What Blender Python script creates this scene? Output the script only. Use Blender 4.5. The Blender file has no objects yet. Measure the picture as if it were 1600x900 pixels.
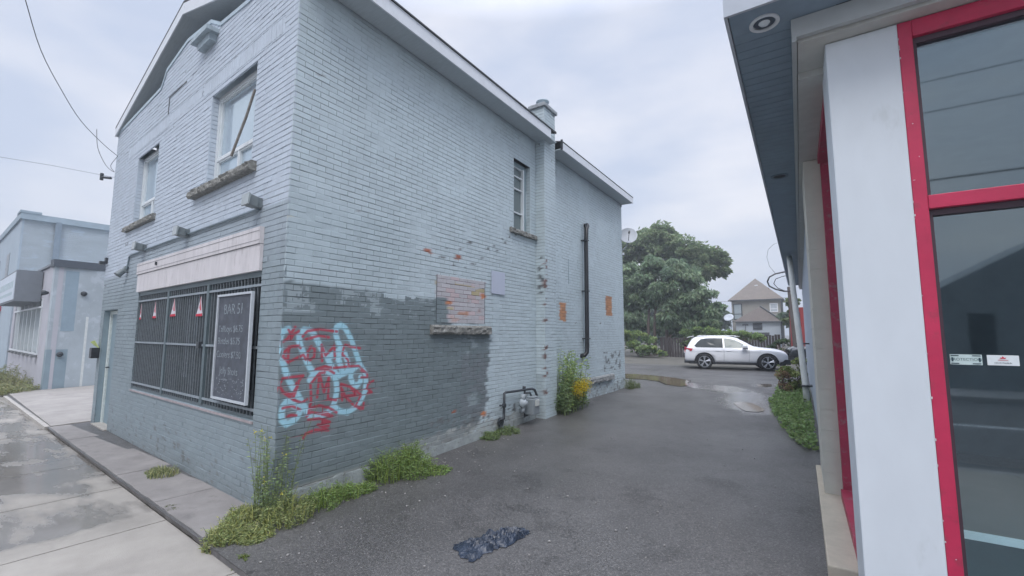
import bpy, bmesh, math, random
import numpy as np
from mathutils import Vector, Matrix, noise
R=math.radians; PI=math.pi
sc=bpy.context.scene
col=sc.collection
random.seed(7); rng=np.random.default_rng(7)

# ------------------------------------------------------------------ camera
FPX=690.1; PITCH=R(5.879); YAW=R(33.4); ROLL=R(-0.14)
cf=np.array([-math.sin(YAW)*math.cos(PITCH),math.cos(YAW)*math.cos(PITCH),math.sin(PITCH)])
cr=np.array([math.cos(YAW),math.sin(YAW),0.0]); cu=np.cross(cr,cf)
CAM=np.array([4.288,-2.391,1.512])
cam=bpy.data.cameras.new('camera'); camo=bpy.data.objects.new('camera',cam); col.objects.link(camo)
cam.sensor_width=36; cam.lens=36*FPX/1600; cam.clip_start=.05; cam.clip_end=3000
mr=Matrix(((cr[0],cu[0],-cf[0]),(cr[1],cu[1],-cf[1]),(cr[2],cu[2],-cf[2]))).to_4x4()
camo.matrix_world=Matrix.Translation(CAM)@mr@Matrix.Rotation(-ROLL,4,'Z')
sc.camera=camo
# ------------------------------------------------------------------ world, sun, exposure
SUN_EL=R(52); SUN_AZ=R(150)   # azimuth clockwise from +Y
w=bpy.data.worlds.new('World'); sc.world=w; w.use_nodes=True
nt=w.node_tree; nt.nodes.clear()
def wn(t,**k):
    n=nt.nodes.new(t)
    for a,b in k.items(): setattr(n,a,b)
    return n
out=wn('ShaderNodeOutputWorld'); bg=wn('ShaderNodeBackground'); sky=wn('ShaderNodeTexSky')
sky.sky_type='NISHITA'; sky.sun_disc=False; sky.sun_elevation=SUN_EL; sky.sun_rotation=SUN_AZ; sky.air_density=2; sky.dust_density=4
tc=wn('ShaderNodeTexCoord'); mp=wn('ShaderNodeMapping'); mp.inputs['Scale'].default_value=(1,1,2.6)
ns=wn('ShaderNodeTexNoise'); ns.inputs['Scale'].default_value=2.3; ns.inputs['Detail'].default_value=5; ns.inputs['Roughness'].default_value=.48
nt.links.new(tc.outputs['Generated'],mp.inputs[0]); nt.links.new(mp.outputs[0],ns.inputs[0])
cr1=wn('ShaderNodeValToRGB'); e=cr1.color_ramp.elements
e[0].position=.40; e[0].color=(4.6,5.15,6.5,1); e[1].position=.64; e[1].color=(6.7,6.8,7.5,1)
nt.links.new(ns.outputs[0],cr1.inputs[0])
# overcast: the cloud deck is brighter overhead than near the horizon
sx=wn('ShaderNodeSeparateXYZ'); nt.links.new(tc.outputs['Generated'],sx.inputs[0])
mz=wn('ShaderNodeMapRange'); mz.inputs[1].default_value=0.6; mz.inputs[2].default_value=1.0; mz.inputs[3].default_value=1.0; mz.inputs[4].default_value=4.6
nt.links.new(sx.outputs[2],mz.inputs[0])
vm=wn('ShaderNodeVectorMath',operation='SCALE'); nt.links.new(cr1.outputs[0],vm.inputs[0]); nt.links.new(mz.outputs[0],vm.inputs[3])
mx=wn('ShaderNodeMix',data_type='RGBA'); mx.inputs[0].default_value=.88
nt.links.new(sky.outputs[0],mx.inputs[6]); nt.links.new(vm.outputs[0],mx.inputs[7]); nt.links.new(mx.outputs[2],bg.inputs[0])
bg.inputs[1].default_value=.10; nt.links.new(bg.outputs[0],out.inputs[0])
sl=bpy.data.lights.new('sun','SUN'); sl.energy=1.0; sl.angle=R(25); sl.color=(1,.97,.93)
so=bpy.data.objects.new('sun',sl); col.objects.link(so)
sd=Vector((math.sin(SUN_AZ)*math.cos(SUN_EL),math.cos(SUN_AZ)*math.cos(SUN_EL),math.sin(SUN_EL)))
so.rotation_euler=sd.to_track_quat('Z','Y').to_euler(); so.location=sd*60
vs=sc.view_settings; vs.view_transform='Standard'; vs.look='None'; vs.gamma=1; vs.exposure=0.46; vs.use_curve_mapping=False

# ------------------------------------------------------------------ geometry of the place
def ray(px,py):
    x=px-800; y=py-450; c,s=math.cos(-ROLL),math.sin(-ROLL)
    x,y=x*c-y*s,x*s+y*c
    return cf*FPX+cr*x-cu*y
def onpl(px,py,P0,n):
    d=ray(px,py); n=np.array(n,float); t=((np.array(P0,float)-CAM)@n)/(d@n); return CAM+t*d
def S(px,py,x=0): P=onpl(px,py,(x,0,0),(1,0,0)); return P[1],P[2]
AF=R(3.33); FD=np.array([-math.cos(AF),math.sin(AF),0]); FN=np.array([math.sin(AF),math.cos(AF),0])
def FR(px,py,off=0): P=onpl(px,py,FN*off,FN); return P@FD,P[2]
def FP(s,z,n=0): return tuple(FD*s-FN*n+np.array([0,0,z]))
def G(px,py,z): return onpl(px,py,(0,0,z),(0,0,1))
def DY(px,py,y): return onpl(px,py,(0,y,0),(0,1,0))
YR=R(.43); LXv=np.array([math.cos(YR),math.sin(YR),0]); LYv=np.array([-math.sin(YR),math.cos(YR),0])
def W(lx,ly,z): return tuple(np.array([CAM[0],CAM[1],0])+LXv*lx+LYv*ly+np.array([0,0,z]))
def gz(y): return -.215+.031*max(0.0,min(y,6.8))+.0227*max(0.0,min(y-9,1.5))

# ------------------------------------------------------------------ materials
MATS={}
def M(name,c,rough=.8,var=.12,scale=6,bump=0,bscale=90,metal=0,attr=None,spec=.5,c2=None,c2t=.6,c2w=.08,stretch=None,coat=0,emis=None):
    if name in MATS: return MATS[name]
    m=bpy.data.materials.new(name); m.use_nodes=True; t=m.node_tree; N=t.nodes; L=t.links
    b=N['Principled BSDF']; b.inputs['Roughness'].default_value=rough; b.inputs['Metallic'].default_value=metal
    b.inputs['Specular IOR Level'].default_value=spec; b.inputs['Coat Weight'].default_value=coat
    g=N.new('ShaderNodeNewGeometry'); pos=g.outputs['Position']
    if stretch:
        mp=N.new('ShaderNodeMapping'); mp.inputs['Scale'].default_value=stretch; L.new(pos,mp.inputs[0]); pos=mp.outputs[0]
    n1=N.new('ShaderNodeTexNoise'); n1.inputs['Scale'].default_value=scale; n1.inputs['Detail'].default_value=8; n1.inputs['Roughness'].default_value=.65; L.new(pos,n1.inputs[0])
    mr=N.new('ShaderNodeMapRange'); mr.inputs[1].default_value=.3; mr.inputs[2].default_value=.7; mr.inputs[3].default_value=1-var; mr.inputs[4].default_value=1+var; L.new(n1.outputs[0],mr.inputs[0])
    if attr:
        a=N.new('ShaderNodeAttribute'); a.attribute_name=attr; cs=a.outputs['Color']
    else:
        a=N.new('ShaderNodeRGB'); a.outputs[0].default_value=(*c,1); cs=a.outputs[0]
    if c2:
        n3=N.new('ShaderNodeTexNoise'); n3.inputs['Scale'].default_value=scale*1.7; n3.inputs['Detail'].default_value=10; n3.inputs['Roughness'].default_value=.7; L.new(pos,n3.inputs[0])
        m3=N.new('ShaderNodeMapRange'); m3.inputs[1].default_value=c2t; m3.inputs[2].default_value=c2t+c2w; L.new(n3.outputs[0],m3.inputs[0])
        mi=N.new('ShaderNodeMix'); mi.data_type='RGBA'; L.new(m3.outputs[0],mi.inputs[0]); L.new(cs,mi.inputs[6]); mi.inputs[7].default_value=(*c2,1); cs=mi.outputs[2]
    v=N.new('ShaderNodeVectorMath'); v.operation='SCALE'; L.new(cs,v.inputs[0]); L.new(mr.outputs[0],v.inputs[3]); L.new(v.outputs[0],b.inputs['Base Color'])
    rr=N.new('ShaderNodeMapRange'); rr.inputs[3].default_value=max(0,rough-.12); rr.inputs[4].default_value=min(1,rough+.12); L.new(n1.outputs[0],rr.inputs[0]); 
    if rough>.15: L.new(rr.outputs[0],b.inputs['Roughness'])
    if bump:
        n2=N.new('ShaderNodeTexNoise'); n2.inputs['Scale'].default_value=bscale; n2.inputs['Detail'].default_value=4; L.new(pos,n2.inputs[0])
        bp=N.new('ShaderNodeBump'); bp.inputs['Strength'].default_value=bump; bp.inputs['Distance'].default_value=.01; L.new(n2.outputs[0],bp.inputs['Height']); L.new(bp.outputs[0],b.inputs['Normal'])
    if emis:
        b.inputs['Emission Color'].default_value=(*emis,1); b.inputs['Emission Strength'].default_value=1
    MATS[name]=m; return m
def glass(name,tint=(.75,.82,.84),refl=1.5,rough=.02,base=None):
    m=bpy.data.materials.new(name); m.use_nodes=True; t=m.node_tree; N=t.nodes; L=t.links; N.clear()
    o=N.new('ShaderNodeOutputMaterial'); mx=N.new('ShaderNodeMixShader'); fr=N.new('ShaderNodeFresnel'); ge=N.new('ShaderNodeNewGeometry'); mi_=N.new('ShaderNodeMapRange'); mi_.inputs[3].default_value=refl; mi_.inputs[4].default_value=1/refl; L.new(ge.outputs['Backfacing'],mi_.inputs[0]); L.new(mi_.outputs[0],fr.inputs[0])
    gl=N.new('ShaderNodeBsdfGlossy'); gl.inputs[0].default_value=(.76,.92,1,1); gl.inputs['Roughness'].default_value=rough
    g=N.new('ShaderNodeNewGeometry'); nz=N.new('ShaderNodeTexNoise'); nz.inputs['Scale'].default_value=1.3; L.new(g.outputs['Position'],nz.inputs[0])
    bp=N.new('ShaderNodeBump'); bp.inputs['Strength'].default_value=.012; bp.inputs['Distance'].default_value=.02; L.new(nz.outputs[0],bp.inputs['Height']); L.new(bp.outputs[0],gl.inputs['Normal'])
    if base: tr=N.new('ShaderNodeBsdfDiffuse'); tr.inputs[0].default_value=(*base,1)
    else: tr=N.new('ShaderNodeBsdfTransparent'); tr.inputs[0].default_value=(*tint,1)
    L.new(fr.outputs[0],mx.inputs[0]); L.new(tr.outputs[0],mx.inputs[1]); L.new(gl.outputs[0],mx.inputs[2]); L.new(mx.outputs[0],o.inputs[0]); MATS[name]=m
    return m
brickM=M('painted_brick',(.4,.5,.55),.62,.07,5,.25,170,attr='Col')
paintL=M('pale_blue_paint',(.40,.49,.55),.6,.08,9,.1)
paintD=M('slate_blue_paint',(.19,.26,.29),.55,.1,9,.1)
whiteT=M('white_trim',(.66,.69,.73),.5,.06,7,c2=(.42,.44,.44),c2t=.62)
soffM=M('soffit_boards',(.42,.47,.50),.7,.1,7,stretch=(1,9,1))
stoneM=M('rough_stone',(.20,.20,.185),.95,.45,22,.9,40,c2=(.36,.38,.37),c2t=.58)
shingle=M('dark_shingle',(.05,.05,.055),.9,.2,12)
frameW=M('window_white_vinyl',(.66,.70,.72),.4,.05,6)
frameG=M('window_frame_grey',(.24,.32,.35),.5,.08,9)
boardM=M('pinkish_board',(.59,.565,.575),.7,.1,6,c2=(.44,.41,.42),c2t=.57,c2w=.12,stretch=(1.6,1.6,.35))
darkM=M('dark_metal',(.035,.042,.05),.45,.2,20)
barM=M('iron_bars',(.12,.14,.155),.5,.3,25)
mullM=M('dark_mullion',(.10,.135,.15),.5,.15,10)
blackP=M('black_plastic',(.02,.022,.026),.35,.15,10)
pipeG=M('gas_grey',(.22,.25,.27),.45,.1,14)
chalkM=M('chalkboard',(.075,.085,.105),.8,.3,9,c2=(.12,.13,.15),c2t=.55,c2w=.2)
chalkW=M('chalk',(.24,.28,.31),.9,.5,45,c2=(.10,.12,.14),c2t=.5,c2w=.1)
redF=M('red_frame',(.47,.022,.078),.45,.14,5,.05,60,c2=(.36,.03,.07),c2t=.57,c2w=.1)
redD=M('red_weathered',(.36,.03,.07),.55,.2,9,c2=(.30,.12,.14),c2t=.55)
colW=M('white_column_paint',(.60,.65,.70),.5,.05,2.2,.06,30,c2=(.53,.575,.61),c2t=.60,c2w=.12,stretch=(1.5,1.5,.6))
beigeB=M('beige_block',(.54,.53,.47),.85,.06,7,.15,60)
beigeT=M('beige_trim',(.46,.47,.45),.6,.1,7)
soffD=M('blue_grey_soffit',(.20,.27,.34),.6,.12,6)
fasM=M('grey_fascia',(.42,.46,.52),.5,.05,6)
ledgeM=M('concrete_ledge',(.46,.41,.33),.85,.1,9,.2,70)
blueW=M('pale_blue_wall',(.42,.47,.54),.8,.08,6)
white=M('white_paint',(.78,.8,.82),.5,.05,6)
glassD=glass('dark_glass',base=(.012,.016,.02),refl=1.6)
glassS=glass('shop_glass',(.66,.84,.88),2.7,.03)
glassU=glass('sky_glass',base=(.42,.47,.52),refl=4.5)
concM=M('concrete_apron',(.235,.22,.21),.8,.22,2.5,.3,120,c2=(.16,.15,.145),c2t=.56,c2w=.15)
rust=M('rust',(.2,.09,.05),.8,.3,20)

# ------------------------------------------------------------------ helpers
ORG={}
def tag(o,label=None,cat=None,group=None,kind=None):
    if label: o['label']=label
    if cat: o['category']=cat
    if group: o['group']=group
    if kind: o['kind']=kind
    return o
def thing(name,loc,label,cat,group=None):
    o=bpy.data.objects.new(name,None); o.empty_display_size=.2; col.objects.link(o); o.location=loc; ORG[o.name]=Vector(loc)
    return tag(o,label,cat,group)
class MB:
    def __init__(s): s.v=[]; s.f=[]; s.c=None
    def add(s,vs,fs):
        n=len(s.v); s.v+= [tuple(map(float,p)) for p in vs]; s.f+=[tuple(i+n for i in f) for f in fs]; return s
    def quad(s,*p): return s.add(p,[tuple(range(len(p)))])
    def hexa(s,p): # 8 points: bottom 4 ccw, top 4 ccw
        return s.add(p,[(3,2,1,0),(4,5,6,7),(0,1,5,4),(1,2,6,5),(2,3,7,6),(3,0,4,7)])
    def box(s,x0,x1,y0,y1,z0,z1):
        return s.hexa([(x0,y0,z0),(x1,y0,z0),(x1,y1,z0),(x0,y1,z0),(x0,y0,z1),(x1,y0,z1),(x1,y1,z1),(x0,y1,z1)])
    def fbox(s,s0,s1,n0,n1,z0,z1): # box in the facade frame of the brick building (n outward to street)
        P=lambda a,n,z: FP(a,z,n)
        return s.hexa([P(s1,n1,z0),P(s0,n1,z0),P(s0,n0,z0),P(s1,n0,z0),P(s1,n1,z1),P(s0,n1,z1),P(s0,n0,z1),P(s1,n0,z1)])
    def wbox(s,x0,x1,y0,y1,z0,z1): # box in the right shop's frame
        return s.hexa([W(x0,y0,z0),W(x1,y0,z0),W(x1,y1,z0),W(x0,y1,z0),W(x0,y0,z1),W(x1,y0,z1),W(x1,y1,z1),W(x0,y1,z1)])
    def prism(s,pts,d): # closed polygon extruded by vector d
        n=len(pts); d=np.array(d,float); a=[tuple(np.array(p,float)) for p in pts]; b=[tuple(np.array(p,float)+d) for p in pts]
        return s.add(a+b,[tuple(reversed(range(n))),tuple(range(n,2*n))]+[(i,(i+1)%n,n+(i+1)%n,n+i) for i in range(n)])
    def tube(s,pts,r,seg=8,cap=True):
        pts=[Vector(p) for p in pts]; rs=r if isinstance(r,(list,tuple)) else [r]*len(pts); rings=[]
        up=None; n0=len(s.v)
        for i,p in enumerate(pts):
            t=((pts[min(i+1,len(pts)-1)]-pts[max(i-1,0)])).normalized()
            if up is None: up=Vector((0,0,1)) if abs(t.z)<.9 else Vector((1,0,0))
            a=t.cross(up).normalized(); b=a.cross(t).normalized(); up=b
            s.v+=[tuple(p+(a*math.cos(2*PI*k/seg)+b*math.sin(2*PI*k/seg))*rs[i]) for k in range(seg)]
        for i in range(len(pts)-1):
            for k in range(seg):
                s.f.append((n0+i*seg+k,n0+i*seg+(k+1)%seg,n0+(i+1)*seg+(k+1)%seg,n0+(i+1)*seg+k))
        if cap: s.f.append(tuple(n0+k for k in reversed(range(seg)))); s.f.append(tuple(n0+(len(pts)-1)*seg+k for k in range(seg)))
        return s
    def lathe(s,prof,c,axis,seg=24,closed=False):
        c=Vector(c); ax=Vector(axis).normalized(); u=ax.orthogonal().normalized(); v=ax.cross(u); n0=len(s.v); m=len(prof)
        for k in range(seg):
            d=u*math.cos(2*PI*k/seg)+v*math.sin(2*PI*k/seg)
            s.v+=[tuple(c+ax*h+d*r) for r,h in prof]
        for k in range(seg):
            for i in range(m if closed else m-1):
                j=(i+1)%m; k2=(k+1)%seg
                s.f.append((n0+k*m+i,n0+k2*m+i,n0+k2*m+j,n0+k*m+j))
        return s
    def build(s,name,mat,parent=None,smooth=False,label=None,bevel=0):
        me=bpy.data.meshes.new(name); V=s.v
        org=Vector((0,0,0))
        if parent is not None: org=ORG[parent.name]
        elif V:
            a=np.array(V); org=Vector(((a[:,0].min()+a[:,0].max())/2,(a[:,1].min()+a[:,1].max())/2,a[:,2].min()))
        a=np.array(V)-np.array(org)
        me.from_pydata(a.tolist(),[],s.f); me.update()
        if s.c is not None:
            at=me.color_attributes.new('Col','FLOAT_COLOR','POINT'); c=np.ones((len(V),4),np.float32); c[:,:3]=np.array(s.c); at.data.foreach_set('color',c.ravel())
        if smooth: me.polygons.foreach_set('use_smooth',[True]*len(me.polygons))
        me.materials.append(mat)
        o=bpy.data.objects.new(name,me); col.objects.link(o)
        if parent is not None: o.parent=parent; ORG[o.name]=org
        else: o.location=org; ORG[o.name]=org
        if bevel:
            b=o.modifiers.new('bevel','BEVEL'); b.width=bevel; b.segments=2; b.limit_method='ANGLE'
        if label: o['label']=label
        return o
def text(name,body,P,ux,uz,size,mat,parent,align='LEFT',ext=.001):
    cu_=bpy.data.curves.new(name,'FONT'); cu_.body=body; cu_.size=size; cu_.align_x=align; cu_.extrude=ext
    o=bpy.data.objects.new('tmp',cu_); col.objects.link(o)
    dg=bpy.context.evaluated_depsgraph_get(); dg.update(); me=bpy.data.meshes.new_from_object(o.evaluated_get(dg)); bpy.data.objects.remove(o)
    ux=Vector(ux).normalized(); uz=Vector(uz).normalized(); n=ux.cross(uz)
    mat4=Matrix(((ux.x,uz.x,n.x,P[0]),(ux.y,uz.y,n.y,P[1]),(ux.z,uz.z,n.z,P[2]),(0,0,0,1)))
    me.transform(Matrix.Translation(-ORG[parent.name])@mat4); me.materials.clear(); me.materials.append(mat)
    o=bpy.data.objects.new(name,me); col.objects.link(o); o.parent=parent; ORG[o.name]=ORG[parent.name]; return o
def fbm(x,y,z=0,o=4):
    return noise.fractal(Vector((x,y,z)),1.0,2.0,o)
def copy_tree(o,parent=None):
    c=o.copy(); col.objects.link(c); c.parent=parent
    for ch in [x for x in col.objects if x.parent==o]: copy_tree(ch,c)
    return c

# ------------------------------------------------------------------ GROUND, LOT, SIDEWALK
def asphalt_mat():
    m=bpy.data.materials.new('asphalt'); m.use_nodes=True; t=m.node_tree; N=t.nodes; L=t.links; b=N['Principled BSDF']
    g=N.new('ShaderNodeNewGeometry')
    def nz(s,d=6,r=.6):
        n=N.new('ShaderNodeTexNoise'); n.inputs['Scale'].default_value=s; n.inputs['Detail'].default_value=d; n.inputs['Roughness'].default_value=r; L.new(g.outputs['Position'],n.inputs[0]); return n.outputs[0]
    def mrg(i,a,b_,c,d):
        n=N.new('ShaderNodeMapRange'); n.inputs[1].default_value=a; n.inputs[2].default_value=b_; n.inputs[3].default_value=c; n.inputs[4].default_value=d; L.new(i,n.inputs[0]); return n.outputs[0]
    at=N.new('ShaderNodeAttribute'); at.attribute_name='Col'
    vo=N.new('ShaderNodeTexVoronoi'); vo.inputs['Scale'].default_value=110; L.new(g.outputs['Position'],vo.inputs[0])
    big=mrg(nz(.9),.3,.7,.84,1.16); fine=mrg(nz(55,3),.3,.7,.60,1.40)
    sp=N.new('ShaderNodeSeparateXYZ'); L.new(vo.outputs['Color'],sp.inputs[0]); spk=mrg(sp.outputs[0],.86,.96,0,1)
    mu=N.new('ShaderNodeMath'); mu.operation='MULTIPLY'; L.new(big,mu.inputs[0]); L.new(fine,mu.inputs[1])
    v=N.new('ShaderNodeVectorMath'); v.operation='SCALE'; L.new(at.outputs['Color'],v.inputs[0]); L.new(mu.outputs[0],v.inputs[3])
    mi=N.new('ShaderNodeMix'); mi.data_type='RGBA'; mm=N.new('ShaderNodeMath'); mm.operation='MULTIPLY'; L.new(spk,mm.inputs[0]); mm.inputs[1].default_value=.55
    L.new(mm.outputs[0],mi.inputs[0]); L.new(v.outputs[0],mi.inputs[6]); mi.inputs[7].default_value=(.22,.21,.20,1); L.new(mi.outputs[2],b.inputs['Base Color'])
    st=mrg(nz(2.1,9,.62),.57,.63,1,.74); vc=N.new('ShaderNodeTexVoronoi'); vc.feature='DISTANCE_TO_EDGE'; vc.inputs['Scale'].default_value=.42
    wv=N.new('ShaderNodeTexNoise'); wv.inputs['Scale'].default_value=2.2; wv.inputs['Detail'].default_value=6; L.new(g.outputs['Position'],wv.inputs[0]); va=N.new('ShaderNodeVectorMath'); va.operation='MULTIPLY_ADD'; L.new(wv.outputs['Color'],va.inputs[0]); va.inputs[1].default_value=(.9,.9,.9); L.new(g.outputs['Position'],va.inputs[2]); L.new(va.outputs[0],vc.inputs[0])
    ck=mrg(vc.outputs['Distance'],.0,.006,.55,1); gate=mrg(nz(.5,2),.50,.56,1,0); mxx=N.new('ShaderNodeMath'); mxx.operation='MAXIMUM'; L.new(ck,mxx.inputs[0]); L.new(gate,mxx.inputs[1])
    m4=N.new('ShaderNodeMath'); m4.operation='MULTIPLY'; L.new(st,m4.inputs[0]); L.new(mxx.outputs[0],m4.inputs[1]); m5=N.new('ShaderNodeMath'); m5.operation='MULTIPLY'; L.new(m4.outputs[0],m5.inputs[0]); L.new(mu.outputs[0],m5.inputs[1]); L.new(m5.outputs[0],v.inputs[3])
    r1=mrg(at.outputs['Alpha'],0,1,.10,.58); r2=mrg(nz(.7,5),.35,.65,.62,1.1); rm=N.new('ShaderNodeMath'); rm.operation='MULTIPLY'; L.new(r1,rm.inputs[0]); L.new(r2,rm.inputs[1]); L.new(rm.outputs[0],b.inputs['Roughness'])
    bp=N.new('ShaderNodeBump'); bp.inputs['Distance'].default_value=.006; L.new(mrg(at.outputs['Alpha'],0,1,.05,.7),bp.inputs['Strength']); L.new(vo.outputs['Distance'],bp.inputs['Height']); L.new(bp.outputs[0],b.inputs['Normal'])
    return m
def inpoly(x,y,P):
    c=False; j=len(P)-1
    for i in range(len(P)):
        if (P[i][1]>y)!=(P[j][1]>y) and x<(P[j][0]-P[i][0])*(y-P[i][1])/(P[j][1]-P[i][1])+P[i][0]: c=not c
        j=i
    return c
def polydist(x,y,P):
    d=1e9
    for i in range(len(P)):
        a=np.array(P[i]); b=np.array(P[(i+1)%len(P)]); p=np.array([x,y]); t=max(0,min(1,((p-a)@(b-a))/((b-a)@(b-a)+1e-9))); d=min(d,np.hypot(*(p-a-t*(b-a))))
    return -d if inpoly(x,y,P) else d
def gp(pts,z): return [tuple(G(960+x/4.848,560+y/4.848,z)[:2]) for x,y in pts]
PUD=[gp([(905,325),(985,322),(1050,332),(1100,355),(1145,378),(1130,392),(1080,397),(1000,392),(960,372),(930,350)],-.0),
     gp([(60,112),(150,112),(300,124),(450,140),(560,160),(558,195),(500,205),(400,192),(350,170),(250,155),(90,146),(60,140)],.035),
     gp([(1080,186),(1190,184),(1200,200),(1150,208),(1085,204)],.035)]
WET=[gp([(560,180),(700,190),(900,205),(1020,230),(1110,262),(1150,320),(1290,370),(1300,405),(1150,402),(1000,400),(870,345),(820,300),(860,255),(760,240),(600,222),(540,205)],.02)]
xs=np.unique(np.concatenate([np.linspace(-40,-2,20),np.linspace(-2,7,150),np.linspace(7,60,14)]))
os_=np.unique(np.concatenate([np.linspace(-.572,6,60),np.linspace(6,14,130),np.linspace(14,30,20)]))
g=MB(); g.c=[]; al=[]
for o_ in os_:
    for x in xs:
        y=(o_-.0581*x)/.9983 if o_<2 else o_-.0581*x*max(0,(6-o_)/4)
        g.v.append((x,y,gz(y)+.003*fbm(x*.7,y*.7)))
        base=np.array([.084,.082,.081])*(1+.22*fbm(x*.5+9,y*.35,2)+.12*fbm(x*2+3,y*1.2,5))
        a=.95
        if 6<y<14 and -2<x<6:
            for P in PUD: a=min(a,max(0,min(1,polydist(x,y,P)/.25+.15)))
            for P in WET: a=min(a,max(.02,min(1,polydist(x,y,P)/.3+.25+.35*fbm(x*3,y*3))))
            base=base*(.62+.38*min(1,a))
        a*= .92+.2*min(0,fbm(x*.4,y*.25,7))
        # darker damp seal band near the wall
        g.c.append(base); al.append(a)
nx=len(xs)
g.f=[(j*nx+i,j*nx+i+1,(j+1)*nx+i+1,(j+1)*nx+i) for j in range(len(os_)-1) for i in range(nx-1)]
asph=asphalt_mat()
lot=g.build('asphalt_lot',asph,smooth=True); lot['kind']='structure'
ca=np.empty(len(g.v)*4,np.float32); at=lot.data.color_attributes['Col']; at.data.foreach_get('color',ca); ca=ca.reshape(-1,4); ca[:,3]=al; at.data.foreach_set('color',ca.ravel())
b=MB(); b.fbox(-60,-.0,.560,.5715,-.31,-.222); tag(b.build('lot_edge',M('lot_edge',(.12,.115,.115),.9,.3,8)),kind='structure')
# terrain to the horizon
gm=MB()
gx=[-600,-60,60,600]; 
for y0,z in ((-600,-.62),(-20,-.52),(-.62,-.52),(-.60,-.30),(25,.12),(60,.15),(900,.15)):
    for x in (-600,-60,-20,0,20,60,600): gm.v.append((x,y0-.0581*x*(1 if abs(y0)<1 and abs(x)<100 else 0),z))
gm.f=[(j*7+i,j*7+i+1,(j+1)*7+i+1,(j+1)*7+i) for j in range(6) for i in range(6)]
tag(gm.build('ground',M('far_grass',(.10,.095,.08),.95,.3,1)),kind='structure')
# water lying in the low spots
wat=M('muddy_water',(.16,.13,.09),.06,.1,2,spec=.25)
for i,P in enumerate(PUD):
    c=np.mean(P,axis=0); b=MB(); P2=[]
    for k in range(len(P)):
        a=np.array(P[k]); bb=np.array(P[(k+1)%len(P)])
        for t in (0,.25,.5,.75): q=a+(bb-a)*t; q=q+(q-c)*.06*fbm(q[0]*4,q[1]*4); P2.append(q)
    z=max(gz(c[1])+.012, max(gz(q[1])+.008 for q in P2))
    zl=max(gz(q[1]) for q in P2)+.007
    zz=[(q[0],q[1],zl) for q in P2]
    b.add([(c[0],c[1],zl)]+zz,[(0,k+1,(k+1)%len(P2)+1) for k in range(len(P2))])
    tag(b.build('puddle',wat),kind='structure')
# sidewalk slabs in the facade frame
def sidewalk_mat():
    m=M('sidewalk_concrete',(.31,.29,.26),.75,.18,1.6,.35,150); N=m.node_tree.nodes; L=m.node_tree.links; b=N['Principled BSDF']
    a=N.new('ShaderNodeAttribute'); a.attribute_name='Col'
    g_=N.new('ShaderNodeNewGeometry'); mp=N.new('ShaderNodeMapping'); mp.inputs['Scale'].default_value=(.55,1.5,1); L.new(g_.outputs['Position'],mp.inputs[0])
    n=N.new('ShaderNodeTexNoise'); n.inputs['Scale'].default_value=1.5; n.inputs['Detail'].default_value=7; n.inputs['Roughness'].default_value=.62; L.new(mp.outputs[0],n.inputs[0])
    ad=N.new('ShaderNodeMath'); ad.operation='ADD'; L.new(n.outputs[0],ad.inputs[0]); L.new(a.outputs['Alpha'],ad.inputs[1])
    r=N.new('ShaderNodeMapRange'); r.inputs[1].default_value=.50; r.inputs[2].default_value=.62; r.inputs[3].default_value=.75; r.inputs[4].default_value=.09; L.new(ad.outputs[0],r.inputs[0])
    for l in list(b.inputs['Roughness'].links): L.remove(l)
    L.new(r.outputs[0],b.inputs['Roughness'])
    d=N.new('ShaderNodeMapRange'); d.inputs[1].default_value=.46; d.inputs[2].default_value=.62; d.inputs[3].default_value=1; d.inputs[4].default_value=.60; L.new(ad.outputs[0],d.inputs[0])
    old=b.inputs['Base Color'].links[0].from_socket; L.remove(b.inputs['Base Color'].links[0])
    v=N.new('ShaderNodeVectorMath'); v.operation='SCALE'; L.new(old,v.inputs[0]); L.new(d.outputs[0],v.inputs[3]); L.new(v.outputs[0],b.inputs['Base Color'])
    bn=[n for n in N if n.type=='BUMP'][0]; rr=N.new('ShaderNodeMapRange'); rr.inputs[1].default_value=.5; rr.inputs[2].default_value=.62; rr.inputs[3].default_value=.35; rr.inputs[4].default_value=.01; L.new(ad.outputs[0],rr.inputs[0]); L.new(rr.outputs[0],bn.inputs['Strength'])
    return m
swm=sidewalk_mat()
sw=MB(); wetv=[]; SWZ=-.262
joints=[-6.7-1.5*k for k in range(9)]+[8.4,6.9,5.4,3.9,2.35,.85,-.69,-2.2,-3.7,-5.2]+[8.4+1.5*k for k in range(1,22)]
joints=sorted(joints); G_=.007
for a,b_ in zip(joints[:-1],joints[1:]):
    for n0,n1 in ((.57,2.0),(2.012,3.4)):
        cells=12 if -6<a<16 else 1
        for i in range(cells):
            for j in range(cells):
                s0=a+G_+(b_-a-2*G_)*i/cells; s1=a+G_+(b_-a-2*G_)*(i+1)/cells; m0=n0+(n1-n0)*j/cells; m1=n0+(n1-n0)*(j+1)/cells
                P=[(s1,m0),(s0,m0),(s0,m1),(s1,m1)]
                zt=SWZ+.004*fbm(a*3,n0)
                sw.add([FP(s,zt,n) for s,n in P],[(3,2,1,0)])
                for s,n in P: wetv.append(.055*math.exp(-((s-3.4)/3.6)**2)*(1 if n<1.9 else .5)+(.10 if s>3 else 0)-(.22 if s<1.2 else 0))
        for s_ in (a+G_,b_-G_): sw.add([FP(s_,zt,n0),FP(s_,zt,n1),FP(s_,zt-.03,n1),FP(s_,zt-.03,n0)],[(0,1,2,3)]); wetv+= [0]*4
        sw.add([FP(a,SWZ-.015,n0),FP(b_,SWZ-.015,n0),FP(b_,SWZ-.015,n1+.012),FP(a,SWZ-.015,n1+.012)],[(0,1,2,3)]); wetv+=[0]*4
sw.c=[(1,1,1)]*len(sw.v)
swo=sw.build('sidewalk',swm); swo['kind']='structure'
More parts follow.
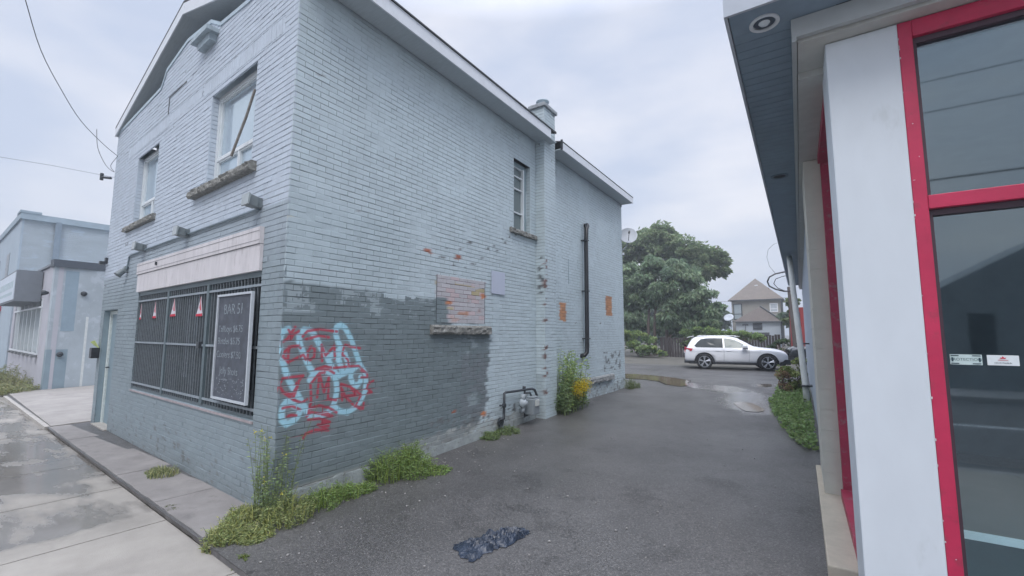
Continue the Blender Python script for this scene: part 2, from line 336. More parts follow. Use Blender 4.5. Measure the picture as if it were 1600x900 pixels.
at=swo.data.color_attributes['Col']; ca=np.ones((len(sw.v),4),np.float32); ca[:,3]=wetv; at.data.foreach_set('color',ca.ravel())
b=MB(); 
b.fbox(-14,40,3.41,3.56,-.40,-.262); tag(b.build('street_kerb',M('kerb_conc',(.3,.29,.28),.8,.15,5)),kind='structure')
b=MB(); b.fbox(-14,40,3.57,13,-.44,-.40); tag(b.build('street_road',M('road_asphalt',(.09,.09,.095),.6,.2,3,.3,120)),kind='structure')
b=MB(); b.fbox(-14,40,3.9,4.0,-.397,-.395); b.fbox(-14,40,8.2,8.32,-.397,-.395); tag(b.build('road_marking',white),kind='structure')
b=MB(); b.fbox(-14,40,13,16,-.44,-.27); tag(b.build('far_sidewalk',M('kerb_conc',(.3,.3,.3))),kind='structure')
# raised apron strip along the facade, split in slabs
ap=MB(); js=[.02,1.32,2.75,4.2,5.7,7.33]
for a,b_ in zip(js[:-1],js[1:]):
    n1=.545; t0=-.212+.004*random.random()
    pts=[]; K=14
    edge=[(a+.006+(b_-a-.012)*k/K,n1+.015*fbm(a+k*.5,3)) for k in range(K+1)]
    P=[FP(a+.006,t0,0.0)]+[FP(s,t0,n) for s,n in edge]+[FP(b_-.006,t0,0.0)]
    ap.prism([(*p[:2],t0-.07) for p in P],(0,0,.07))
apo=ap.build('concrete_strip',concM); apo['kind']='structure'
b=MB(); P=[FP(7.35,0,.52),FP(14.6,0,.46),FP(14.6,0,-2.5),FP(7.35,0,-2.5)]
b.prism([(p[0],p[1],-.29+.0255*max(0,p[1])) for p in P],(0,0,.092)); tag(b.build('driveway_concrete',M('driveway_conc',(.30,.28,.26),.8,.2,2.2,.3,100,c2=(.22,.205,.195),c2t=.56,c2w=.15)),kind='structure')
b=MB(); b.fbox(7.36,13.9,.53,.60,-.29,-.205); tag(b.build('driveway_kerb',M('pale_kerb',(.36,.34,.31),.8,.2,6)),kind='structure')

# ------------------------------------------------------------------ BRICK WALLS (one mesh per wall, every brick a bevelled block)
CS=.063; BL=.196; J=.0065
def cells_clip(s0,s1,z0,z1,ops):
    out=[(s0,s1,z0,z1)]
    for a,b_,c,d in ops:
        nx_=[]
        for r in out:
            if r[1]<=a or r[0]>=b_ or r[3]<=c or r[2]>=d: nx_.append(r); continue
            zc0=max(r[2],c); zc1=min(r[3],d)
            if zc1-zc0<.3*(r[3]-r[2]): nx_.append(r); continue
            if r[0]<a-.02: nx_.append((r[0],a,r[2],r[3]))
            if r[1]>b_+.02: nx_.append((b_,r[1],r[2],r[3]))
            if r[2]<c-.012: nx_.append((max(r[0],a),min(r[1],b_),r[2],c))
            if r[3]>d+.012: nx_.append((max(r[0],a),min(r[1],b_),d,r[3]))
        out=nx_
    return out
def brick_wall(name,P,s0,s1,z0,z1,ops,colf,morf,parent,bond=0,extra=None,soldier=(),top=None,fine=None,endh=True):
    """P(s,z,n) maps wall coordinates to the world; colf takes arrays s,z,id -> rgb"""
    V=[];F=[];ID=[];SZ=[]
    rows=int(math.ceil((z1-z0)/CS)); bid=0
    def brick(a,b_,c,d,jit):
        nonlocal bid
        if b_-a<.015 or d-c<.012: return
        isf=fine and a<fine[1] and b_>fine[0] and c<fine[3] and d>fine[2]
        nu,nv=(24,8) if isf else (max(1,int((b_-a)/.05)),2)
        nu=max(1,int(nu*(b_-a)/BL)) if isf else nu
        bv=.003; n=len(V); tx=random.uniform(-.0012,.0012); tz=random.uniform(-.001,.001)
        for i in range(nu+1):
            for j in range(nv+1):
                u=a+bv+(b_-a-2*bv)*i/nu; v=c+bv+(d-c-2*bv)*j/nv
                V.append(P(u,v,jit+tx*(2*i/nu-1)+tz*(2*j/nv-1))); SZ.append((u,v)); ID.append(bid)
        for i in range(nu):
            for j in range(nv): F.append((n+i*(nv+1)+j,n+(i+1)*(nv+1)+j,n+(i+1)*(nv+1)+j+1,n+i*(nv+1)+j+1))
        m=len(V)
        for dep in (jit-.003,-.02):
            for (u,v) in ((a,c),(b_,c),(b_,d),(a,d)): V.append(P(u,v,dep)); SZ.append((u,v)); ID.append(bid)
        cn=[n,n+nu*(nv+1),n+nu*(nv+1)+nv,n+nv]
        for k in range(4):
            k2=(k+1)%4; F.append((cn[k],m+k,m+k2,cn[k2])); F.append((m+k,m+4+k,m+4+k2,m+k2))
        bid+=1
    for r in range(rows):
        za=z0+r*CS+J/2; zb=min(z0+(r+1)*CS-J/2,z1)
        off=(0 if r%2 else BL/2)+bond
        a=s0-((s0*1000)%1)*0
        s=s0; first=True
        while s<s1-.001:
            ln=BL/2+.001 if (first and r%2==0) else BL
            ln*=1 if first else random.uniform(.985,1.015)
            e_=min(s+ln,s1)
            if s1-e_<.05: e_=s1
            first=False
            if top:
                if za>top((s+e_)/2)-.02: s=e_; continue
            dz=random.uniform(-.0012,.0012)
            for c_ in cells_clip(s+.0014,e_-.0014,za+dz,zb+dz,ops+[x for x in soldier]):
                brick(*c_,random.gauss(0,.0011))
            s=e_
    for (a,b_,c,d) in soldier:
        n_=int((b_-a)/CS)
        for k in range(n_):
            brick(a+(b_-a)*k/n_+J/2,a+(b_-a)*(k+1)/n_-J/2,c+J/2,d-J/2,random.gauss(0,.001))
    if extra: extra(brick)
    nb=len(V); SZa=np.array(SZ); C_=colf(SZa[:,0],SZa[:,1],np.array(ID))
    # mortar bed behind
    us=sorted(set(list(np.linspace(s0,s1,max(2,int((s1-s0)/.045))))+[x for o in ops for x in o[:2] if s0<x<s1])); vs_=sorted(set(list(np.linspace(z0,z1,rows*2+1))+[x for o in ops for x in o[2:] if z0<x<z1]))
    MV=[];nv=len(vs_)
    for u in us:
        for v in vs_: MV.append((u,v))
    MVa=np.array(MV)
    fl_=nlow(MVa[:,0],MVa[:,1],1.3,41)+.3*nlow(MVa[:,0],MVa[:,1],6,43)
    V+= [P(u,v,-.0062+.0034*min(1,max(0,(f_-.02)/.3))) for (u,v),f_ in zip(MV,fl_)]
    for i in range(len(us)-1):
        for j in range(nv-1):
            cu_,cv=(us[i]+us[i+1])/2,(vs_[j]+vs_[j+1])/2
            if any(o[0]<cu_<o[1] and o[2]<cv<o[3] for o in ops): continue
            if top and cv>top(cu_)+.0: continue
            F.append((nb+i*nv+j,nb+(i+1)*nv+j,nb+(i+1)*nv+j+1,nb+i*nv+j+1))
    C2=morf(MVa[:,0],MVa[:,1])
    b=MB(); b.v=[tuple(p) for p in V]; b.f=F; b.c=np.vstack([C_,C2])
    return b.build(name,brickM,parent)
def nfield(s,z,f,seed,o=4):
    return np.array([fbm(a*f,b_*f,seed,o) for a,b_ in zip(s,z)])
def nlow(s,z,f,seed,o=3):
    # sampled on a coarse grid then interpolated (fast)
    k=max(.02,.25/f); i=np.round(s/k).astype(int); j=np.round(z/k).astype(int)
    cache={}; out=np.empty(len(s))
    for n,(a,b_) in enumerate(zip(i,j)):
        if (a,b_) not in cache: cache[(a,b_)]=fbm(a*k*f,b_*k*f,seed,o)
        out[n]=cache[(a,b_)]
    return out
hashv=rng.random(60000)
PALE=np.array([.465,.545,.58]); MID=np.array([.34,.42,.45]); DARK=np.array([.168,.208,.220]); FLAV=np.array([.47,.53,.60]); FTEAL=np.array([.222,.272,.298])
EXPR=np.array([.33,.12,.075]); ORG_=np.array([.52,.20,.09]); DIRT=np.array([.10,.11,.115]); FOUND=np.array([.40,.42,.41])
# graffiti strokes traced in the plane of the wall
def gs(pts): return np.array([S(430+x/4.7375,500+y/4.7375) for x,y in pts])
BLUE=[[(100,75),(60,90),(40,130),(32,200),(40,270),(65,340),(90,420),(120,480),(150,530),(185,590),(210,640),(235,680)],
[(240,680),(215,640),(170,650),(130,625),(90,612),(60,650),(50,700),(55,750),(90,780),(130,760),(165,730),(190,680),(175,655),(140,640)],
[(265,85),(215,80),(180,120),(180,170),(205,240),(235,310),(265,370),(290,400),(260,450)],
[(265,85),(300,130),(330,190),(355,240),(385,275),(400,310),(430,370),(455,410),(480,420)],
[(480,415),(520,400),(545,380),(540,320),(520,260),(500,235),(480,240),(470,300),(490,350),(500,400)],
[(400,290),(430,260),(490,220),(465,160),(450,110),(455,60),(485,42),(520,65),(560,140),(590,220),(625,320),(640,350)],
[(610,345),(570,380),(560,430),(580,480),(610,490),(635,460),(635,430)],
[(640,350),(670,400),(675,460),(670,530),(640,600),(600,650),(540,690),(480,680),(440,650)],
[(290,400),(340,385),(390,385),(430,410),(455,460),(460,530),(445,610),(430,650),(395,690),(340,715),(260,715)]]
RED=[[(40,180),(90,150),(150,60)],[(100,80),(130,130),(115,150)],[(180,90),(110,130)],
[(190,215),(175,198),(120,205),(75,240),(60,280),(100,320),(140,300),(210,265),(230,300)],
[(245,240),(240,290),(260,305),(290,280),(295,225),(270,203),(245,240)],[(102,208),(96,318)],[(345,190),(350,310)],[(345,190),(375,270),(440,200),(445,290)],
[(510,210),(500,260),(540,300),(550,350)],[(520,190),(570,205),(630,215)],
[(205,130),(240,90),(330,75),(460,92)],[(230,150),(330,122),(400,135)],[(300,375),(370,350),(440,362),(540,350),(620,345),(680,400)],
[(320,370),(400,375),(440,400)],
[(250,700),(270,600),(265,480),(330,400),(370,395)],[(315,580),(330,400),(365,540),(400,430),(395,590),(455,600)],
[(500,600),(490,480),(560,500),(600,560),(520,570),(500,520)],[(560,500),(640,560),(600,640),(655,662),(660,620)],[(510,560),(590,640),(640,665)],
[(30,480),(60,540),(140,600),(200,620),(240,595)],[(60,545),(130,560),(175,480),(140,580)],[(25,500),(60,440),(210,420),(160,480)],
[(640,380),(682,400),(686,430),(640,430)],[(730,455),(690,480),(682,510),(720,540),(690,545)],
[(240,720),(270,690),(330,700),(380,690),(430,720),(350,705)],[(250,745),(330,735),(410,762),(350,765),(400,790),(320,782),(400,822),(300,820),(230,850),(215,880)],
[(60,662),(90,650),(130,645),(190,672)],[(90,722),(120,712),(160,715)],[(265,660),(330,640),(400,655),(460,690)]]
BL_=[gs(p) for p in BLUE]; RD_=[gs(p) for p in RED]
def sdist(s,z,strokes):
    d=np.full(len(s),9.0); p=np.stack([s,z],1)
    for st in strokes:
        for a,b_ in zip(st[:-1],st[1:]):
            ab=b_-a; t=np.clip(((p-a)@ab)/(ab@ab),0,1); q=p-a-t[:,None]*ab; d=np.minimum(d,np.hypot(q[:,0],q[:,1]))
    return d
def mixc(c,t,target): return c*(1-t[:,None])+np.array(target)*t[:,None]
def ss(x,a,b_): t=np.clip((x-a)/(b_-a),0,1); return t*t*(3-2*t)
# individual bare / chipped bricks on the side wall: (px,py of centre) in the photo's wall plane
CHIP=[((668,392),.07,.022,EXPR),((714,402),.045,.028,EXPR),((733,378),.035,.02,DIRT+.05),((719,390),.03,.015,DIRT+.08),((739,413),.05,.018,DIRT+.06),((727,418),.02,.02,DIRT+.03),((698,388),.015,.012,DIRT+.06),
((796,370),.02,.02,DIRT+.03),((784,374),.02,.012,DIRT),((771,385),.02,.012,DIRT),((762,389),.02,.01,DIRT),((711,643),.045,.02,EXPR*1.0),((757,647),.06,.03,ORG_),]
CHIP+=[((690,402),.05,.012,DIRT+.07),((752,402),.03,.014,DIRT+.07),((708,415),.03,.012,DIRT+.08),((745,372),.02,.012,DIRT+.05),((805,366),.025,.02,DIRT+.04),((790,380),.03,.014,DIRT+.05),((776,392),.02,.01,DIRT+.03),((690,655),.05,.016,DIRT+.05),((735,662),.05,.02,DIRT+.04),((770,660),.04,.02,DIRT+.05),((823,620),.03,.02,DIRT+.1),((900,505),.03,.02,DIRT+.08),((938,505),.03,.02,DIRT+.06),((925,430),.02,.01,DIRT+.08),((700,690),.06,.02,DIRT+.06),((500,120),.02,.01,DIRT+.1),((620,250),.02,.008,DIRT+.12),((560,330),.02,.008,DIRT+.12),((452,340),.04,.012,np.array([.45,.46,.42]))]
CHIP+=[((701,474),.05,.024,ORG_*1.0),((722,490),.10,.024,np.array([.46,.27,.20])),((712,499),.07,.02,np.array([.45,.33,.30])),((755,464),.035,.028,ORG_*.95),((704,483),.04,.018,np.array([.42,.38,.22])),((733,470),.05,.02,np.array([.47,.36,.34])),((748,487),.04,.02,np.array([.44,.34,.33]))]
CHIP=[(p,a*1.15,b_*1.15,c) for p,a,b_,c in CHIP]
def chips(): return [(*S(*p),a,b_,c) for p,a,b_,c in CHIP]
CH=chips()
BWs=(2.18,3.30,1.66,2.34)   # bricked-up window
def side_zone(s,z):
    n=nlow(s,z,2.2,3); n2=nlow(s,z,9,5)
    ztop=np.where(s<1.25,2.02,np.where(s<1.6,1.93,1.98))+.03*n2
    d1=((s<2.52+.04*n2)&(z<ztop)&~((s>2.2)&(z>1.9)&(s>2.42)))
    edge=3.42+.10*n+.05*n2-np.clip((.45-z),0,1)*1.0
    d2=(z<1.62)&(s<edge)&(s>1.5)
    top3=(s<2.3)|(z<1.62)|((s<2.62+.06*n2)&(z<2.03))
    return ((d1|d2)&top3)
def colf_side(s,z,i):
    n=len(s); h=hashv[i%60000]; c=np.tile(PALE,(n,1))*(1+.05*(h-.5))[:,None]
    nb=nlow(s,z,.6,11); c*= (1+.06*nb)[:,None]
    # mid tone rolled band at the street corner and higher dull repaint
    mid=ss(1.9-s+.15*nlow(s,z,1.4,2),0,.6)*ss(3.05-z,0,.25); c=mixc(c,mid*.35,MID)
    dk=side_zone(s,z); n2=nlow(s,z,5,8)
    cd=np.tile(DARK,(n,1))*(1+.07*(h-.5)+.10*n2)[:,None]
    c[dk]=cd[dk]
    e1=nlow(s,z,3.2,77)+.5*nlow(s,z,14,78); pe=dk&(((z>1.72)&(s<2.2)&(e1>.22))|((s>2.9)&(e1>.42))); c[pe]=(c[pe]*.45+PALE*.80*.55)
    # worn grey repaint at the edge of the dark area
    m=dk&(s>2.75)&(z>.1)&(z<1.2)&(n2>-.2); c[m]=(np.array([.165,.19,.205])*(1+.15*n2)[:,None])[m]
    # bricked-up window
    bw=(s>BWs[0])&(s<BWs[1])&(z>BWs[2])&(z<BWs[3])
    pk=np.array([.46,.45,.47]); hb=(h*7)%1
    cb=np.where((hb>.985)[:,None]&(z<2.2)[:,None],ORG_*1.0,np.where((hb>.72)[:,None],np.array([.50,.41,.42]),np.where((hb>.62)[:,None]&(z<2.25)[:,None],np.array([.42,.36,.22]),pk)))
    left=(s<2.42)&(z<2.03); cb[left]=DARK*1.15
    c[bw]=(cb*(1+.1*(h-.5)[:,None]))[bw]
    # two bare orange patches
    for (a,b_,c0,d) in ((5.93,6.24,1.78,2.17),(8.56,9.0,1.99,2.5)):
        m=(s>a)&(s<b_)&(z>c0)&(z<d); c[m]=(ORG_*np.array([.85,1.1,1.25])*(1+.35*(h-.5))[:,None]*(1+.2*n2)[:,None])[m]
    for (a,b_,w_,h_,cc) in CH:
        m=(np.abs(s-a)<w_*(1+.6*n2))&(np.abs(z-b_)<h_*(1+.8*n2)); c[m]=(np.array(cc)*(1+.3*(h-.5))[:,None])[m]
    # grey-bare scabs above the basement sill
    m=(s>8.35)&(s<9.55)&(z>.55)&(z<1.05)&(nlow(s,z,7,21)>.18); c[m]=DIRT*1.7
    # flaking near the base beyond the dark paint
    n3=nlow(s,z,12,31)
    fl=(z<.30+.12*n2)&(s>2.0)&(n3>.30); c[fl]=(DIRT*1.3+.06*h[:,None])[fl]
    fl=(z<.16)&(s>2.2)&(s<4.8)&(n3<-.25); c[fl]=FOUND
    g0=(z<.01-.0*s)&(s<2.2); c[g0]=FOUND*.72*(1+.2*n2[g0])[:,None]
    g0=(z<.12)&(s>1.6)&(s<5); cc=mixc(c,np.full(n,.45),FOUND); c[g0]=cc[g0]
    # splash dirt low down
    dirt=ss(.25-z+gzv(s),0,.5)*.45*np.clip(.5+n2,0,1); c=mixc(c,np.clip(dirt,0,1),(.17,.17,.155))
    # graffiti
    m=(s>-.02)&(s<1.75)&(z>.2)&(z<2.0)
    if m.any():
        ss_,zz_=s[m],z[m]; cc=c[m]
        db=sdist(ss_,zz_,BL_); t=1-ss(db,.020,.044); cc=mixc(cc,t*.97,(.36,.63,.74))
        dr=sdist(ss_,zz_,RD_); t=1-ss(dr,.008,.020); cc=mixc(cc,t*.88,(.42,.03,.06))
        hz=(1-ss(dr,.015,.06))*.07; cc=mixc(cc,hz,(.30,.10,.13)); c[m]=cc
    return np.clip(c,0,1)
def gzv(s): return .031*np.clip(s,0,6.8)+.0227*np.clip(s-9,0,1.5)
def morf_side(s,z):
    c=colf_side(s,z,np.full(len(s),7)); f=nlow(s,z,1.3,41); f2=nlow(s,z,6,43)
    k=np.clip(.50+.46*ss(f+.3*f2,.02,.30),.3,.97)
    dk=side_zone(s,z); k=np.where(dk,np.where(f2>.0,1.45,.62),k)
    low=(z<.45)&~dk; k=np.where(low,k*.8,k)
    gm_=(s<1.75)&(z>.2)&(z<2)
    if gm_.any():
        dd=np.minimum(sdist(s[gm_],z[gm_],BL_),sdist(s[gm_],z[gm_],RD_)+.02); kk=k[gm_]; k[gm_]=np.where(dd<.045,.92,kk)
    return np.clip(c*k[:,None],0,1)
def colf_front(s,z,i):
    n=len(s); h=hashv[(i+999)%60000]; c=np.tile(FLAV,(n,1))*(1+.05*(h-.5)+.05*nlow(s,z,.6,51))[:,None]
    zb=2.86+.01*nlow(s,z,3,52); lo=(z<zb)&((s<5.6)|(z<2.55))
    lc=np.tile(FTEAL,(n,1))*(1+.05*(h-.5)+.08*nlow(s,z,1.2,53))[:,None]
    # paler band between the conduit and the board line right up to the corner
    up=ss(z,2.0,2.7); lc=mixc(lc,up*.38,FLAV)
    c[lo]=lc[lo]
    n3=nlow(s,z,10,55); m=(z<.25)&(n3>.46); c[m]=DIRT*1.5
    m=(s<.35)&(z>.9)&(z<2.5)&(n3>.3); c[m]*=.93
    d=ss(.15-z,0,.4)*.35; c=mixc(c,d,(.16,.17,.165))
    return c
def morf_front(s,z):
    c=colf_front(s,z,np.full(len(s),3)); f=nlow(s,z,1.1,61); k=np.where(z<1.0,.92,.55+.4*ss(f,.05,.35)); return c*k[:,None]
bb=thing('brick_building',(-3.6,4.5,-.22),'two-storey painted brick building in pale blue with a dark slate lower band and graffiti','building')
def PS(s,z,n): return (n,s,z)
SW_=(4.165,4.75,3.40,4.735)
def extra_side(brick):
    a,b_,c,d=BWs; r=0; z=c+.004
    while z<d-.02:
        s=a+.004-(BL/2 if r%2 else 0)
        while s<b_-.01:
            brick(max(s,a)+J/2,min(s+BL,b_)-J/2,z,min(z+CS-J,d),-.010); s+=BL
        z+=CS; r+=1
ops_side=[SW_]
Z0=-.33
_cl=cells_clip
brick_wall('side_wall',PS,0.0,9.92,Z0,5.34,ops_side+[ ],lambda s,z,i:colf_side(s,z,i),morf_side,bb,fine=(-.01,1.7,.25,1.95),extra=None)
TOPF=[(-1,5.60),(1.29,5.63),(2.14,5.70),(2.5,5.90),(3.43,6.0),(4.36,5.86),(4.6,5.62),(7.4,5.55)]
topf=lambda s: float(np.interp(s,[p[0] for p in TOPF],[p[1] for p in TOPF]))
W1=(.93,2.27,3.44,4.72); W2=(4.45,5.62,3.42,4.66); SWN=(.49,4.86,.60,2.17); DR=(6.08,7.03,-.33,1.93)
def PF(s,z,n): return FP(s,z,n)
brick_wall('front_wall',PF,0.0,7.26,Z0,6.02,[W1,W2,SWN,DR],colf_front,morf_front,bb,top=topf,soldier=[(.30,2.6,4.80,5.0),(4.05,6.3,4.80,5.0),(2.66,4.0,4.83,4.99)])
# wall cores (reveals) behind the brick skins
def reveal(P,o,dep,mat,name,parent,pc=.0):
    b=MB(); a,b_,c,d=o
    q=lambda *pts: b.quad(*[P(*p) for p in pts])
    q((a,c,-.004),(a,d,-.004),(a,d,-dep),(a,c,-dep)); q((b_,c,-.004),(b_,c,-dep),(b_,d,-dep),(b_,d,-.004))
    q((a,d,-.004),(b_,d,-.004),(b_,d,-dep),(a,d,-dep)); q((a,c,-.004),(a,c,-dep),(b_,c,-dep),(b_,c,-.004))
    return b.build(name,mat,parent)
# brick reveals: courses continue round the opening
def reveal_br(P,o,dep,parent,cf_,mf,sides):
    a,b_,c,d=o
    for sd in sides:
        s_=a if sd<0 else b_
        Pf=lambda u,v,n,s_=s_,sd=sd: P(s_-sd*n*1.0,v,-u)
        rows=int((d-c)/CS)
        def cc(s,z,i): 
            r=cf_(np.full(len(s),s_+.03*sd),z,i); return r
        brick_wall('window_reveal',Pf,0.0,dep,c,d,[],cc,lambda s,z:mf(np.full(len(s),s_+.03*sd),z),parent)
FB=lambda: MB()
for o in (W1,W2):
    reveal_br(PF,o,.10,bb,colf_front,morf_front,(1,-1))
reveal_br(PS,SW_,.10,bb,colf_side,morf_side,(1,))
reveal(PF,DR,.15,M('reveal_slate',(.22,.29,.33),.6,.08,6),'door_reveal',bb)
# rear, left and inner closing walls
b=MB(); L0=FP(7.22,0,-.03)
b.prism([(L0[0],L0[1],Z0),(-.03,.0,Z0),(-.03,9.88,Z0),(L0[0],9.88,Z0)],(0,0,.05))
b.quad((L0[0]-.04,L0[1],Z0),(L0[0]-.04,L0[1],5.45),(L0[0]-.04,9.88,5.45),(L0[0]-.04,9.88,Z0))
b.quad((L0[0],9.90,Z0),(L0[0],9.90,5.3),(0,9.90,5.3),(0,9.90,Z0)); b.build('rear_wall',paintL,bb)
gy=.62
b=MB(); b.quad(FP(7.2,5.3,-gy),FP(.02,5.3,-gy),FP(.02,5.5,-gy),FP(3.63,6.62,-gy),FP(7.2,5.5,-gy)); b.build('gable_board',paintL,bb)
# bricked-up window: bedded panel standing 3 mm out of the wall plane, with stone sill
def blk_build():
    def colb(s,z,i):
        c=colf_side(s,z,i); return c
    o=BWs; 
    Pb=lambda s,z,n:(n+.005,s,z)
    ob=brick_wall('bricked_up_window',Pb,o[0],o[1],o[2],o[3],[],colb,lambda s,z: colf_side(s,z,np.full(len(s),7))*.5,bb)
    for q in (o[0],o[1]): MB().box(.0095,.0115,q-.004,q+.003,o[2],o[3]).build('crack_joint',darkM,ob)
    return ob
blk_build()
def rough_sill(name,P,s0,s1,z0,z1,dep,parent,n0=-.10,mat=None):
    b=MB(); K=max(6,int((s1-s0)/.035)); prev=None; m=5
    for k in range(K+1):
        s=s0+(s1-s0)*k/K; ring=[]
        prof=[(n0,z0),(dep*.9,z0+.004),(dep,z0+(z1-z0)*.25),(dep*.95,z0+(z1-z0)*.55),(dep,z0+(z1-z0)*.8),(dep*.7,z1),(n0,z1+.005)]
        for n,z in prof:
            j=0 if n==n0 else 1
            ring.append(P(s,z+j*.010*fbm(s*9,z*30,1),n+j*(.022*fbm(s*11,z*25,5))))
        a=len(b.v); b.v+=ring
        if prev is not None:
            b.f+=[(prev+i,prev+i+1,a+i+1,a+i) for i in range(len(ring)-1)]
        else: b.f.append(tuple(range(len(ring))))
        prev=a
    b.f.append(tuple(reversed(range(prev,prev+7))))
    return b.build(name,mat or stoneM,parent)
rough_sill('sill',PS,2.07,3.43,1.495,1.625,.07,bb,n0=-.01)
rough_sill('sill',PS,6.95,8.9,.33,.47,.07,bb,n0=-.01,mat=M('grey_stone',(.24,.25,.25),.9,.3,12,.5,40))
# windows
def window_front(o,split,fr,sillz,name='window'):
    a,b_,c,d=o; n=-.085
    f=MB(); t=.05
    f.fbox(a,a+t,n-.05,n,c,d); f.fbox(b_-t,b_,n-.05,n,c,d); f.fbox(a+t,b_-t,n-.05,n,d-t,d); f.fbox(a+t,b_-t,n-.05,n,c,c+t)
    w_=f.build(name,frameW,bb)
    m=MB(); zc=c+(d-c)*.30; m.fbox(a+t,b_-t,n-.045,n-.008,zc-.018,zc+.018); mid=a+(b_-a)*.47; m.fbox(mid-.014,mid+.014,n-.045,n-.012,c+t,zc-.018)
    for (x0,x1,z0,z1) in ((a+t,b_-t,zc+.018,d-t),(a+t,mid-.014,c+t,zc-.018),(mid+.014,b_-t,c+t,zc-.018)):
        u=.022; m.fbox(x0,x0+u,n-.05,n-.02,z0,z1); m.fbox(x1-u,x1,n-.05,n-.02,z0,z1); m.fbox(x0+u,x1-u,n-.05,n-.02,z1-u,z1); m.fbox(x0+u,x1-u,n-.05,n-.02,z0,z0+u)
    m.build('sash',frameW,w_)
    g_=MB(); g_.fbox(a+t,b_-t,n-.052,n-.048,c+t,d-t); g_.build('pane',glassU,w_)
    return w_
wA=window_front(W1,.3,None,3.44); wB=window_front(W2,.3,None,3.42)
rough_sill('sill',PF,.78,2.66,3.33,3.44,.09,bb)
rough_sill('sill',PF,4.33,5.98,3.32,3.42,.06,bb)
b=MB(); b.tube([FP(1.06,4.42,-.045),FP(1.2,4.1,-.02),FP(1.45,3.66,.02)],.016,6); o=b.build('loose_stick',M('weathered_wood',(.22,.20,.18),.8,.2,20),bb)
# side window (narrow, tall)
a,b_,c,d=SW_; f=MB(); x=-.10
f.box(x-.05,x,a,a+.05,c,d); f.box(x-.05,x,b_-.09,b_,c,d); f.box(x-.05,x,a+.05,b_-.09,d-.08,d); f.box(x-.05,x,a+.05,b_-.09,c,c+.05)
ws=f.build('window',frameG,bb); m=MB()
m.box(x-.045,x+.012,b_-.125,b_-.09,c+.05,d-.08)
for zz in (c+.05+(d-c)*.24,c+(d-c)*.62,c+(d-c)*.80): m.box(x-.045,x-.01,a+.05,b_-.125,zz-.012,zz+.012)
m.box(x-.045,x-.01,a+.05,a+.075,c+.05,d-.08); m.box(x-.045,x-.01,a+.075,b_-.125,d-.10,d-.08)
m.build('sash',frameW,ws)
g_=MB(); g_.box(x-.05,x-.046,a+.05,b_-.09,c+.05,d-.08); g_.build('pane',glass('side_glass',base=(.16,.19,.19),refl=1.5),ws)
rough_sill('sill',PS,4.03,4.93,3.31,3.40,.06,bb)
# roof
E1=.36
b=MB(); zr=6.70; sr=3.63; 
ys0,ys1=0.0,5.24
def RP(s,z,off): return FP(s,z,-off)
b.prism([RP(-E1,5.49,-.05),RP(sr,zr,-.05),RP(7.3,5.66,-.05),RP(7.3,5.70,-.05),RP(sr,zr+.04,-.05),RP(-E1,5.53,-.05)],(0,5.25,0)); b.build('roof',shingle,bb)
# gable overhang lining and rake boards
b=MB(); th=.02
def sl(s): return 5.305+(zr-.19-5.305)*(s+E1)/(sr+E1) if s<sr else zr-.19+(5.50-(zr-.19))*(s-sr)/(7.3-sr)
b.prism([RP(-E1+.01,sl(-E1)+.005,-.03),RP(sr,sl(sr)+.005,-.03),RP(7.29,sl(7.3)+.005,-.03),RP(7.29,sl(7.3)+.03,-.03),RP(sr,sl(sr)+.03,-.03),RP(-E1+.01,sl(-E1)+.03,-.03)],(0,1.0,0)); b.build('gable_soffit',soffM,bb)
b=MB(); b.prism([RP(-E1,sl(-E1),-.05),RP(sr,sl(sr),-.05),RP(sr,zr-.005,-.05),RP(-E1,5.485,-.05)],(0,.018,0)); b.build('rake_board',whiteT,bb)
b=MB(); b.prism([RP(sr,sl(sr),-.05),RP(7.3,sl(7.3),-.05),RP(7.3,5.655,-.05),RP(sr,zr-.005,-.05)],(0,.018,0)); b.build('rake_board',whiteT,bb)
b=MB(); b.box(.02,E1-.02,.0,5.2,5.312,5.33); b.build('soffit',soffM,bb)
b=MB(); b.box(E1-.02,E1,-.03,4.94,5.305,5.485); b.build('fascia',whiteT,bb)
b=MB(); b.box(E1-.03,E1+.02,-.05,4.94,5.488,5.505); b.build('drip_edge',darkM,bb)
# rear lower roof
b=MB(); b.prism([(.36,5.41,5.415),(-3.6,5.41,6.3),(-7.3,5.41,5.6),(-7.3,5.41,5.64),(-3.6,5.41,6.34),(.37,5.41,5.43)],(0,4.50,0)); b.build('rear_roof',shingle,bb)
b=MB(); b.box(.02,.34,5.41,9.9,5.262,5.28); b.build('soffit',soffM,bb)
b=MB(); b.box(.34,.36,5.42,9.91,5.255,5.41); b.build('fascia',whiteT,bb)
b=MB(); b.box(.33,.375,5.40,5.42,5.25,5.46); b.build('fascia_end',darkM,bb)
b=MB(); b.box(-.1,.02,9.9,9.915,5.2,5.4);b.box(.02,.34,9.9,9.915,5.262,5.40); b.build('fascia',whiteT,bb)
# chimney: brick stack that runs down the side wall
def colf_ch(s,z,i):
    c=colf_side(np.full(len(s),5.2),np.maximum(z,.7),i); n=nlow(s,z,11,71); n5=nlow(s,z,3.0,73)
    m=((s<.075+.04*n)&(s>-.06)&(z<3.1)&(z>.3)&(n5+.5*n>.22)); c[m]=(np.array([.17,.10,.09])*(1+.6*n)[:,None])[m]
    m=((s>-.19)&(s<-.03)&(z<3.0)&(z>2.2)&(n>.12)); c[m]=DIRT*1.1
    m=((s<-.05)&(z<.75)); c[m]=c[m]*.8
    return c
ch=thing('x',(0,0,0),'','') ; bpy.data.objects.remove(ch)
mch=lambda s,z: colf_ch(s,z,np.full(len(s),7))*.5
c1=brick_wall('chimney',lambda s,z,n:(.20+n,4.95+s,z),0.0,.46,Z0,6.02,[],colf_ch,mch,bb)
